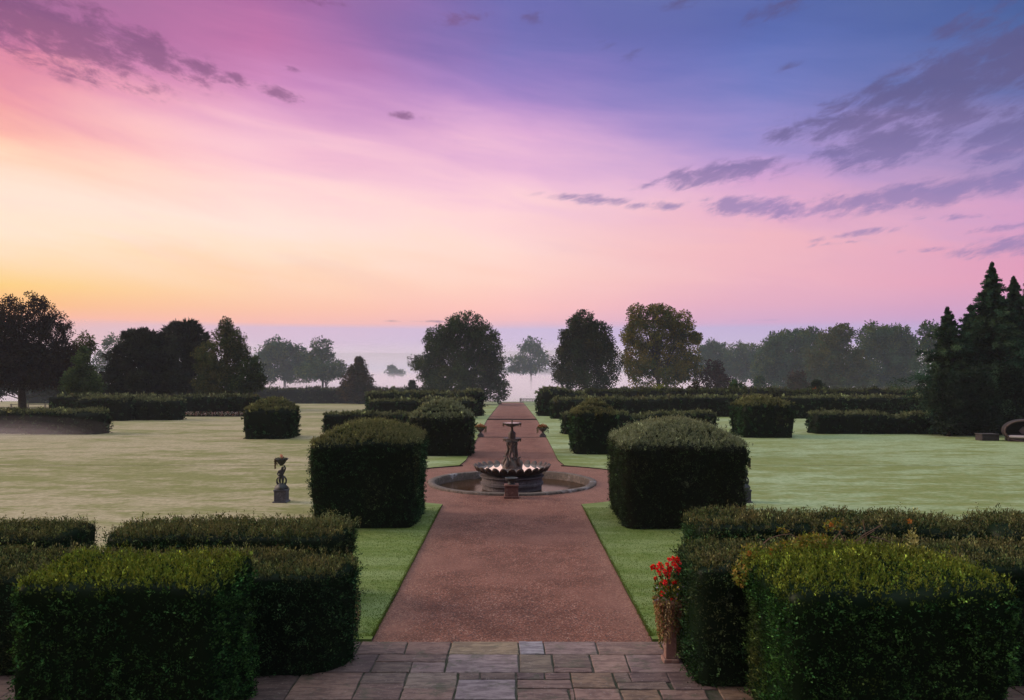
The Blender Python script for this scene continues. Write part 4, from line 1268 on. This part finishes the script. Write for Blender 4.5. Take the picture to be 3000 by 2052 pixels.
# rose shrub rising out of the right box hedge
rs = thing('rose_shrub', (5.1, 11.9, .02), 'leggy rose bush with bare arching stems and orange blooms behind the right box hedge', 'shrub')
mb = MB(); P, D, C = [], [], []
def T8(X, Y, d): return W(1665.5 + X * .2, 1146.5 + Y * .2, d) - np.array((5.1, 11.9, .02))
canes = [[(1350, 700), (1325, 560), (1290, 450), (1270, 370)], [(1325, 560), (1310, 460), (1420, 400), (1600, 290)], [(1350, 640), (1420, 520), (1510, 390), (1470, 170)],
         [(1310, 480), (1200, 300), (1240, 290)], [(1150, 560), (1110, 430), (1220, 295)], [(340, 440), (400, 385), (520, 345), (640, 330), (770, 390)],
         [(1560, 360), (1700, 390), (1830, 450), (1900, 490)], [(1310, 460), (1490, 330), (1690, 225)], [(560, 700), (500, 560), (560, 480)]]
for cn in canes:
    dd = 11.75 + rng.uniform(-.12, .12)
    mb.tube([T8(x, y, dd) for x, y in cn], [.011 - .006 * i / len(cn) for i in range(len(cn))], 5)
mb.tube([T8(1350, 700, 11.75), (.1, 0, 1.2), (0, 0, 0)], [.012, .016, .025], 6)
mb.build('stem', surf('rose_cane', (.12, .075, .05), .8), rs)
def puff(X, Y, rx, ry, n, cols, d=11.75, leaf=.05):
    for k in range(n):
        a = rng.uniform(0, 2 * PI); r = math.sqrt(rng.random())
        P.append(T8(X + rx * r * math.cos(a), Y + ry * r * math.sin(a), d + rng.normal(0, .15))); D.append(rng.normal(0, 1, 3) + np.array((0, 0, .5)))
        C.append(np.array(cols[rng.integers(0, len(cols))]) * rng.uniform(.6, 1.4))
YG = [(.12, .14, .02), (.17, .16, .025), (.08, .11, .02), (.20, .13, .03)]
puff(900, 400, 190, 70, 420, YG); puff(1130, 230, 110, 75, 90, YG); puff(700, 500, 300, 90, 420, YG); puff(1300, 260, 200, 60, 40, [(.14, .08, .03), (.09, .09, .03)])
puff(1090, 500, 100, 60, 120, [(.2, .11, .03), (.14, .13, .03)]); puff(560, 280, 60, 40, 26, YG); puff(1450, 300, 60, 30, 14, [(.12, .16, .12)])
puff(2030, 400, 60, 140, 90, [(.28, .26, .10), (.2, .19, .06)], leaf=.055); puff(2040, 620, 90, 60, 90, [(.2, .15, .03)]); puff(200, 560, 130, 120, 260, YG); puff(80, 780, 90, 140, 260, YG, 11.4)
V, Q, C = leaf_quads(np.array(P), np.array(D), .055, .03, .3, np.array(C))
link('foliage', mesh_quads('foliage', V, Q, C), LEAF, rs)
fl0 = None
for (X, Y) in ((430, 510), (425, 570), (660, 640), (175, 550), (2035, 650), (120, 700), (1110, 225), (2000, 185)):
    p = T8(X, Y, 11.6)
    if fl0 is None:
        m = 24; dirs = unit(rng.normal(0, 1, (m, 3)) + np.array((0, -.3, .3)))
        V, Q, C = leaf_quads(dirs * .008, dirs, .034, .034, .2, np.array(((.50, .20, .035),)) * rng.uniform(.6, 1.2, (m, 1)))
        fl0 = link('flower', mesh_quads('flower', V, Q, C), PETAL, rs); fl = fl0
    else:
        fl = fl0.copy(); COL.objects.link(fl); fl.parent = rs
    fl.location = p; fl.rotation_euler = (0, 0, rng.uniform(0, 6)); k = rng.uniform(.6, 1.1); fl.scale = (k, k, k)


# ------------------------------------------------------------------ balustrades at the far end of the walk
def balustrade(x0, x1, label):
    d = 171.5; z = float(ter(d))
    r = thing('balustrade', ((x0 + x1) / 2, d, z), label, 'balustrade', 'balustrades at the end of the walk')
    L = x1 - x0; h = L / 2
    mb = MB(); mb.box(-h, h, -.16, .16, .74, .92, .02); mb.build('top_rail', BALUS, r)
    mb = MB(); mb.box(-h, h, -.16, .16, -.1, .12, .02); mb.build('bottom_rail', BALUS, r)
    for s in (-1, 1):
        mb = MB(); mb.box(s * h - .2, s * h + .2, -.2, .2, -.1, 1.0, .03); mb.build('pier', BALUS, r)
    n = int(L / .34)
    me0 = None
    for k in range(n):
        x = -h + .35 + (L - .7) * k / (n - 1)
        if me0 is None:
            mb = MB(); mb.lathe([(.09, .12), (.09, .18), (.05, .22), (.10, .36), (.085, .46), (.045, .62), (.08, .68), (.09, .74)], 10)
            b0 = mb.build('baluster', BALUS, r, True); b0.location = (x, 0, 0); me0 = b0
        else:
            c = me0.copy(); COL.objects.link(c); c.parent = r; c.location = (x, 0, 0)


balustrade(-9.6, -3.0, 'pale stone balustrade left of the path end, under the oak boughs')
balustrade(1.9, 8.5, 'stone balustrade right of the path end, before the mist')

# ------------------------------------------------------------------ wicker pod and box under the conifers
d = 53.0
x = (2324 - CX) / F * d
pod = thing('daybed_pod', (x, d, .05), 'round wicker pod daybed with pale cushion at the right edge under the conifers', 'daybed', rz=math.radians(-26))
Rr = 1.32
mb = MB()
tilt = PI / 2
prof = []
for k in range(15):
    a = math.radians(62 + (180 - 62) * k / 14)
    prof.append((Rr * math.sin(a), -Rr * math.cos(a)))      # r, depth along +y
mb2 = MB(); mb2.lathe([(r_, z_) for r_, z_ in prof], 40); mb2.lathe([(r_ * .96, z_ * .96) for r_, z_ in reversed(prof)], 40)
V2 = [(vx, vz, vy * .62) for vx, vy, vz in mb2.v]           # lay the opening towards the house
mb2.v = [(vx, vy - .15, max(vz + .72, -.02)) for vx, vy, vz in V2]
mb2.build('shell', WICKER_IN, pod, True)
mb = MB()
r0 = Rr * math.sin(math.radians(62)); y0 = -Rr * math.cos(math.radians(62)) - .15
mb.tube([(r0 * math.cos(t), y0, r0 * .62 * math.sin(t) + .72) for t in np.linspace(0, 2 * PI, 49)], .06, 8)
mb.build('rim', WICKER, pod, True)
mb = MB(); mb.box(-.98, .98, y0 - .05, .9, .24, .42, .05); mb.build('cushion', CUSHION, pod)
mb = MB(); mb.box(-1.0, 1.0, y0 - .02, .9, -.03, .23, .03); mb.build('base', WICKER_IN, pod)
for (px_, rz_) in ((-.02, .5), (.55, -.4)):
    mb = MB(); mb.lathe([(.01, -.07), (.2, -.06), (.3, 0), (.2, .06), (.01, .07)], 4)
    mb.v = [(vx * math.cos(rz_) , vz + .1 * vy, vy + .1 * vx) for vx, vy, vz in mb.v]
    mb.build('pillow', PILLOW, pod, True, loc=(px_, .1, .72))
bx = thing('storage_box', ((2241 - CX) / F * 53.6, 53.6, .05), 'low dark timber box beside the wicker pod under the conifers', 'box')
mb = MB(); mb.box(-.58, .58, -.4, .4, -.03, .40, .012)
for k in range(5): mb.box(-.585 + k * .235, -.585 + k * .235 + .225, -.425, -.402, 0.0, .38, .006)
mb.build('case', WOOD, bx)
mb = MB(); mb.box(-.62, .62, -.45, .44, .405, .48, .015); mb.build('lid', WOOD, bx)

# rail fence under the copper beech
rf = thing('rail_fence', (-60.5, 100, float(ter(100))), 'pale rail fence in the shade right of the copper beech trunk', 'fence')
for k in range(5):
    mb = MB(); mb.box(-4.5 + k * 2.2, -4.38 + k * 2.2, -.06, .06, -.1, 1.15, .01); mb.build('post', BALUS, rf)
for z in (.55, 1.0):
    mb = MB(); mb.box(-4.6, 4.6, -.10, -.064, z, z + .1, .008); mb.build('rail', BALUS, rf)

# strip of pale flowers along the foot of the long left hedge
n = 900
P = np.column_stack((rng.uniform(-36.5, -29.5, n), rng.uniform(84.1, 84.7, n), rng.uniform(.05, .4, n)))
cl = rng.random(n) < .4
C = np.where(cl[:, None], np.array((.6, .5, .5)), np.array((.05, .07, .025))) * rng.uniform(.6, 1.2, (n, 1))
C[rng.random(n) < .12] = (.35, .08, .09)
V, Q, C = leaf_quads(P, rng.normal(0, 1, (n, 3)) + np.array((0, 0, .6)), .16, .10, .3, C)
tag(link('flower_bed', mesh_quads('flower_bed', V, Q, C), LEAF), 'strip of small white and pink flowers at the foot of the long left hedge', 'flower bed')

# ------------------------------------------------------------------ blades along the near lawn margins
def blades(n, xa, xb, ya, yb, h=.045):
    y = ya + (yb - ya) * rng.random(n) ** 1.3
    e = np.array([pathhalf(v) for v in y])
    s = np.where(rng.random(n) < .5, -1, 1)
    x = s * (e + (xb - e) * rng.random(n) ** 1.2)
    k = rng.random(n) < .10
    x[k] = s[k] * (e[k] + rng.normal(0, .02, k.sum()))
    P = np.column_stack((x, y, ter(y) + .05))
    f = vnoise(np.column_stack((x * .7, y * .7, x * 0))) * .5 + .5
    C = np.array((.07, .11, .014)) + (np.array((.12, .16, .04)) - np.array((.07, .11, .014))) * (f * rng.random(n))[:, None]
    return leaf_quads(P, np.tile((0, 0, 1.0), (n, 1)), h, .009, .45, C)


V, Q, C = blades(60000, 2.5, 6.0, 13.85, 27, .032)
tag(link('grass', mesh_quads('grass', V, Q, C), LEAF), kind='stuff')


# ------------------------------------------------------------------ mist and haze
def volume(name, col, density, aniso):
    m, nt = nmat(name); n = N(nt)
    out = n('ShaderNodeOutputMaterial'); v = n('ShaderNodeVolumePrincipled')
    v.inputs['Color'].default_value = col + (1,); v.inputs['Density'].default_value = density; v.inputs['Anisotropy'].default_value = aniso * .3
    v.inputs['Density Attribute'].default_value = ''; v.inputs['Color Attribute'].default_value = ''; v.inputs['Temperature Attribute'].default_value = ''
    nt.links.new(v.outputs[0], out.inputs['Volume'])
    return m


def bank(name, x0, x1, y0, y1, zb, zt, amp, dens, col, sc=.02, nx=60, ny=40, seed=1):
    V = []
    xs_, ys_ = np.linspace(x0, x1, nx), np.linspace(y0, y1, ny)
    X, Y = np.meshgrid(xs_, ys_)
    pts = np.column_stack((X.ravel() * sc, Y.ravel() * sc * .6, np.full(X.size, seed * 3.7)))
    Z = zt + amp * (vnoise(pts) + .5 * vnoise(pts * 2.3))
    fade = np.clip((Y.ravel() - y0) / 40, 0, 1)
    Z = zb + .2 + (Z - zb - .2) * (.25 + .75 * fade)
    top = np.column_stack((X.ravel(), Y.ravel(), np.maximum(Z, zb + .1)))
    bot = np.column_stack((X.ravel(), Y.ravel(), np.full(X.size, zb)))
    V = np.concatenate((top, bot)); m = X.size
    idx = np.arange(m).reshape(ny, nx)
    q = np.stack((idx[:-1, :-1], idx[:-1, 1:], idx[1:, 1:], idx[1:, :-1]), -1).reshape(-1, 4)
    fs = [q, q[:, ::-1] + m]
    for line in (idx[0, :], idx[-1, ::-1], idx[:, -1], idx[::-1, 0]):
        fs.append(np.stack((line[:-1] + m, line[1:] + m, line[1:], line[:-1]), -1))
    o = link(name, mesh_quads(name, V, np.concatenate(fs)), None)
    o.data.materials.append(volume(name + '_air', col, dens, .3))
    return tag(o, kind='stuff')


MCOL = (1.0, .91, .98)
for i, (zt, dens, y0) in enumerate(((-3.0, .034, 184), (-1.2, .027, 187), (.6, .018, 191), (2.2, .0105, 197), (3.8, .0048, 208))):
    bank('mist', -900, 900, y0, 2300, -5.93 + i * .02, zt, .7 + .45 * i, dens, MCOL, .022 + .004 * i, nx=120, ny=90, seed=i + 1)

for i, (zt, dens, y0) in enumerate(((6.5, .0012, 330), (15, .00052, 95), (24, .0007, 420), (42, .0007, 900), (66, .0006, 1500))):
    bank('mist', -1500, 1500, y0, 2450, -5.8 + i * .02, zt, .8 + .5 * i, dens, (.72, .84, 1.0) if i == 1 else MCOL, .006, seed=i + 11)
for i, (cx_, cy_, rx_, ry_, rz_, dn) in enumerate(((-37, 56.2, 8.5, 4.0, 1.5, .006), (-38, 56.0, 7.0, 3.6, 1.2, .008), (-36.5, 55.4, 5.5, 3.0, .95, .011), (-39.5, 55.8, 4.6, 2.6, .8, .013), (-35.5, 55.0, 4.0, 2.4, .65, .013))):
    mb = MB(); mb.lathe([(math.cos(a), math.sin(a)) for a in np.linspace(-PI / 2 + .02, PI / 2 - .02, 13)], 28)
    mb.f += [tuple(range(27, -1, -1)), tuple(range(12 * 28, 13 * 28))]
    mb.v = [(cx_ + rx_ * x_ * (1 + .1 * math.sin(3 * z_ + i)), cy_ + ry_ * y_, .15 + max(rz_ * z_, -.12 - .01 * i)) for x_, y_, z_ in mb.v]
    o = mb.build('mist', None); o.data.materials.append(volume('wisp_air', (1.0, .86, .90), dn, .3)); tag(o, kind='stuff')
mb = MB(); mb.box(-3300, 3300, -70, 3150, -8, 100)
o = mb.build('haze', None); o.data.materials.append(volume('haze_air', (.84, .88, 1.0), .00022, .1)); tag(o, kind='stuff')

# ------------------------------------------------------------------ sky
wd = bpy.data.worlds.new('World'); SC.world = wd; wd.use_nodes = True
nt = wd.node_tree; nt.nodes.clear(); n = N(nt)
out = n('ShaderNodeOutputWorld'); bg = n('ShaderNodeBackground'); nt.links.new(bg.outputs[0], out.inputs[0])
tc = n('ShaderNodeTexCoord').outputs['Generated']
sep = n('ShaderNodeSeparateXYZ'); nt.links.new(tc, sep.inputs[0])
az = n.math('MULTIPLY', n.math('ARCTAN2', sep.outputs[0], sep.outputs[1]), 180 / PI)
el = n.math('MULTIPLY', n.math('ARCSINE', sep.outputs[2]), 180 / PI)


def angs(px, py):
    dx = (px - CX) / F; dz = (HY - py) / F
    return math.degrees(math.atan(dx)), math.degrees(math.atan(dz / math.sqrt(1 + dx * dx)))


aev = n('ShaderNodeCombineXYZ'); nt.links.new(az, aev.inputs[0]); nt.links.new(el, aev.inputs[1])


def mapped(vec, rot, sx, sy, off=0):
    mp = n('ShaderNodeMapping'); mp.inputs['Rotation'].default_value = (0, 0, math.radians(rot)); mp.inputs['Scale'].default_value = (1, 1, 1)
    nt.links.new(vec, mp.inputs[0])
    m2 = n('ShaderNodeMapping'); m2.inputs['Scale'].default_value = (sx, sy, 1); m2.inputs['Location'].default_value = (off, off * .7, 0)
    nt.links.new(mp.outputs[0], m2.inputs[0])
    return m2.outputs[0]


streak = n.noise(mapped(aev.outputs[0], 8, .05, .32), 1.0, 5, .55, .4)
warpw = n.maprange(el, 3.6, 9)
elw = n.math('ADD', el, n.math('MULTIPLY', n.math('MULTIPLY', n.math('SUBTRACT', streak, .5), 7.0), warpw))

cols = {
    0: [(742, (236, 178, 165)), (725, (255, 176, 140)), (690, (255, 186, 96)), (640, (255, 206, 105)), (590, (255, 216, 160)), (520, (255, 228, 200)), (440, (255, 226, 205)), (340, (255, 208, 178)), (270, (250, 182, 165)), (190, (235, 150, 160)), (110, (205, 120, 158)), (20, (160, 95, 145))],
    581: [(742, (214, 180, 205)), (736, (250, 180, 165)), (700, (255, 192, 158)), (650, (255, 208, 170)), (580, (255, 222, 195)), (500, (255, 226, 212)), (420, (253, 212, 208)), (340, (246, 192, 205)), (260, (228, 165, 198)), (170, (205, 135, 185)), (90, (188, 112, 165)), (10, (165, 98, 155))],
    1163: [(742, (200, 178, 214)), (735, (240, 178, 184)), (700, (255, 190, 182)), (640, (255, 206, 190)), (560, (255, 216, 204)), (480, (252, 208, 210)), (410, (240, 190, 212)), (340, (216, 165, 208)), (260, (180, 138, 198)), (180, (145, 120, 188)), (90, (115, 108, 178)), (10, (98, 98, 168))],
    1743: [(742, (186, 164, 208)), (730, (209, 157, 195)), (690, (226, 164, 187)), (630, (237, 175, 186)), (560, (238, 178, 187)), (490, (226, 167, 195)), (420, (208, 158, 204)), (350, (176, 146, 202)), (270, (138, 130, 196)), (190, (106, 116, 186)), (100, (86, 104, 176)), (10, (74, 94, 164))],
    2324: [(742, (172, 146, 200)), (725, (190, 138, 192)), (680, (208, 143, 184)), (620, (222, 145, 178)), (550, (218, 148, 183)), (480, (200, 148, 194)), (410, (166, 136, 184)), (330, (130, 122, 178)), (240, (102, 106, 166)), (150, (76, 96, 158)), (70, (62, 90, 152)), (0, (56, 84, 146))],
}
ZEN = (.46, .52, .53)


def ramp(px):
    nr = n('ShaderNodeValToRGB'); cr = nr.color_ramp; cr.interpolation = 'LINEAR'
    st = []
    lo = cols[px][0][1]
    a0, e0 = angs(px, 742)
    for py, c in [(845, tuple(min(255, int(v * 1.04 + 2)) for v in lo)), (800, tuple(int(v * 1.02) for v in lo))] + cols[px]:
        st.append((angs(px, py)[1] / 90, lin(c)))
    st.append((38 / 90, tuple(.5 * a + .5 * b for a, b in zip(lin(cols[px][-1][1]), ZEN))))
    st.append((65 / 90, ZEN))
    st = sorted(st)
    cr.elements[0].position = st[0][0]; cr.elements[0].color = st[0][1] + (1,)
    cr.elements[1].position = st[-1][0]; cr.elements[1].color = st[-1][1] + (1,)
    for p, c in st[1:-1]:
        e = cr.elements.new(p); e.color = c + (1,)
    nt.links.new(n.math('DIVIDE', elw, 90), nr.inputs[0])
    return nr.outputs[0]


keys = sorted(cols)
sky = ramp(keys[0])
azw = n.math('ADD', az, n.math('MULTIPLY', n.math('SUBTRACT', n.noise(mapped(aev.outputs[0], 0, .04, .12, 9), 1.0, 3, .5), .5), 14))
for a, b in zip(keys[:-1], keys[1:]):
    sky = n.mix(n.maprange(azw, angs(a, 845)[0], angs(b, 845)[0], 0, 1, False), sky, ramp(b))
# pink high-cloud glow streaks
st2 = n.noise(mapped(aev.outputs[0], 12, .07, .35, 3), 1.0, 6, .6, .8)
sky = n.mix(n.math('MULTIPLY', n.maprange(st2, .52, .75, 0, .4), n.math('MULTIPLY', n.maprange(el, 4, 8), n.maprange(el, 17, 11))), sky, n.mix(.5, sky, (1.0, .62, .62)))
sky = n.mix(n.math('MULTIPLY', n.maprange(st2, .48, .25, 0, .25), n.maprange(el, 4, 8)), sky, n.mix(1.0, sky, (.82, .80, .95), 'MULTIPLY'))

# dark broken cloud
blobs = [(90, 60, 200, 55, 14, 1.0), (300, 100, 150, 32, 16, .95), (455, 158, 80, 15, 12, .9), (540, 178, 34, 9, 12, .8), (632, 210, 46, 11, 14, .95), (660, 158, 26, 6, 0, .5), (925, 263, 46, 8, 2, .7),
         (2100, 200, 150, 46, -22, 1.1), (1960, 270, 90, 34, -12, 1.0), (2010, 330, 130, 34, -4, 1.1), (2300, 140, 90, 48, -28, 1.1), (2150, 270, 70, 30, -18, 1.0), (2300, 300, 80, 40, -24, 1.05), (1890, 265, 120, 26, -14, .8),
         (1640, 396, 145, 20, -4, 1.0), (1720, 470, 150, 18, 5, .9), (2120, 437, 270, 22, -3, 1.05), (2260, 405, 120, 18, -16, .85), (1330, 452, 110, 10, 6, .75), (1490, 468, 70, 9, 3, .75),
         (1950, 532, 90, 7, -5, .7), (1900, 552, 60, 5, -4, .6), (2300, 560, 90, 16, -4, .9), (1780, 300, 45, 14, 0, .75), (2100, 568, 60, 5, 0, .5), (2170, 495, 70, 7, 3, .6), (2280, 515, 70, 7, -4, .6),
         (1760, 25, 75, 26, -10, .62), (1060, 38, 90, 14, -8, .55), (1205, 38, 40, 14, 0, .6), (1370, 98, 28, 12, 0, .5), (1430, 130, 36, 10, -22, .6), (2210, 45, 80, 22, -12, .65), (1540, 10, 60, 12, 0, .5), (1780, 165, 40, 12, -25, .5), (720, 6, 80, 8, 0, .5),
         (960, 730, 120, 3, 0, .55), (1700, 728, 60, 3, 0, .5)]
mask = None
for (px, py, sx, sy, rot, s) in blobs:
    a, e = angs(px, py); k = 1750 * PI / 180
    sx, sy = sx / k * .95, sy / k * 1.05
    c_, s_ = math.cos(math.radians(-rot)), math.sin(math.radians(-rot))
    da = n.math('SUBTRACT', az, a); de = n.math('SUBTRACT', el, e)
    u = n.math('MULTIPLY_ADD', da, c_ / sx, n.math('MULTIPLY', de, s_ / sx))
    v = n.math('MULTIPLY_ADD', da, -s_ / sy, n.math('MULTIPLY', de, c_ / sy))
    r2 = n.math('MULTIPLY_ADD', u, u, n.math('MULTIPLY', v, v))
    g = n.math('MULTIPLY', n.math('POWER', 2.0, n.math('MULTIPLY', r2, -1.0)), s)
    mask = g if mask is None else n.math('MAXIMUM', mask, g)
rotl = n.maprange(az, -8, 8, 14, -14, False)
cn1 = n.noise(mapped(aev.outputs[0], 12, .50, 1.15, 4), 1.0, 9, .66, .25)
cn2 = n.noise(mapped(aev.outputs[0], -16, .40, 1.15, 7), 1.0, 9, .66, .25)
side = n.maprange(az, -6, 6)
cn = n.math('ADD', n.math('MULTIPLY', cn1, n.math('SUBTRACT', 1.0, side)), n.math('MULTIPLY', cn2, side))
dens = n.maprange(n.math('ADD', mask, n.math('MULTIPLY', n.math('SUBTRACT', cn, .5), 2.9)), .20, .98)
dens = n.math('MULTIPLY', dens, n.maprange(mask, .10, .42))
ccol = n.mix(side, lin((112, 68, 112)), n.mix(n.maprange(el, 11, 18), lin((112, 104, 166)), lin((82, 72, 120))))
ccol = n.mix(.15, ccol, sky)
sky = n.mix(n.math('MULTIPLY', dens, .80), sky, ccol)
# unseen zenith boosted to light lawn and hedge tops, sky behind camera dimmed
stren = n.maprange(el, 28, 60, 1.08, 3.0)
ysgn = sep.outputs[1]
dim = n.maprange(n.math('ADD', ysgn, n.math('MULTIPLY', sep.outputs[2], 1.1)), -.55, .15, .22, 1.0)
nt.links.new(sky, bg.inputs['Color'])
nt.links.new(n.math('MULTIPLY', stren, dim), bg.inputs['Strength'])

# low soft glow of the coming sun, ahead and to the left
sl = bpy.data.lights.new('sun', 'SUN'); sl.energy = 3.2; sl.angle = math.radians(24); sl.color = (1.0, .78, .60)
so = bpy.data.objects.new('sun', sl); COL.objects.link(so)
sa, se = math.radians(-78), math.radians(22)
dv = __import__('mathutils').Vector((math.sin(sa) * math.cos(se), math.cos(sa) * math.cos(se), math.sin(se)))
so.rotation_euler = dv.to_track_quat('Z', 'Y').to_euler(); so.location = (-60, 60, 60)

# ------------------------------------------------------------------ camera and render settings
cam = bpy.data.cameras.new('camera'); co = bpy.data.objects.new('camera', cam); COL.objects.link(co)
cam.sensor_width = 36; cam.lens = F / 2324 * 36; cam.shift_y = (HY - 795) / 2324; cam.shift_x = -1 / 2324 * 0
cam.clip_start = .1; cam.clip_end = 9000
co.location = (0, 0, CH); co.rotation_euler = (PI / 2, 0, 0)
SC.camera = co
vs = SC.view_settings
vs.view_transform = 'Standard'; vs.look = 'None'; vs.exposure = 0; vs.gamma = 1; vs.use_curve_mapping = False
SC.display_settings.display_device = 'sRGB'
cy = SC.cycles
cy.use_denoising = True
cy.max_bounces = 6; cy.diffuse_bounces = 3; cy.glossy_bounces = 2; cy.transmission_bounces = 2; cy.volume_bounces = 3; cy.transparent_max_bounces = 8
cy.sample_clamp_indirect = 6
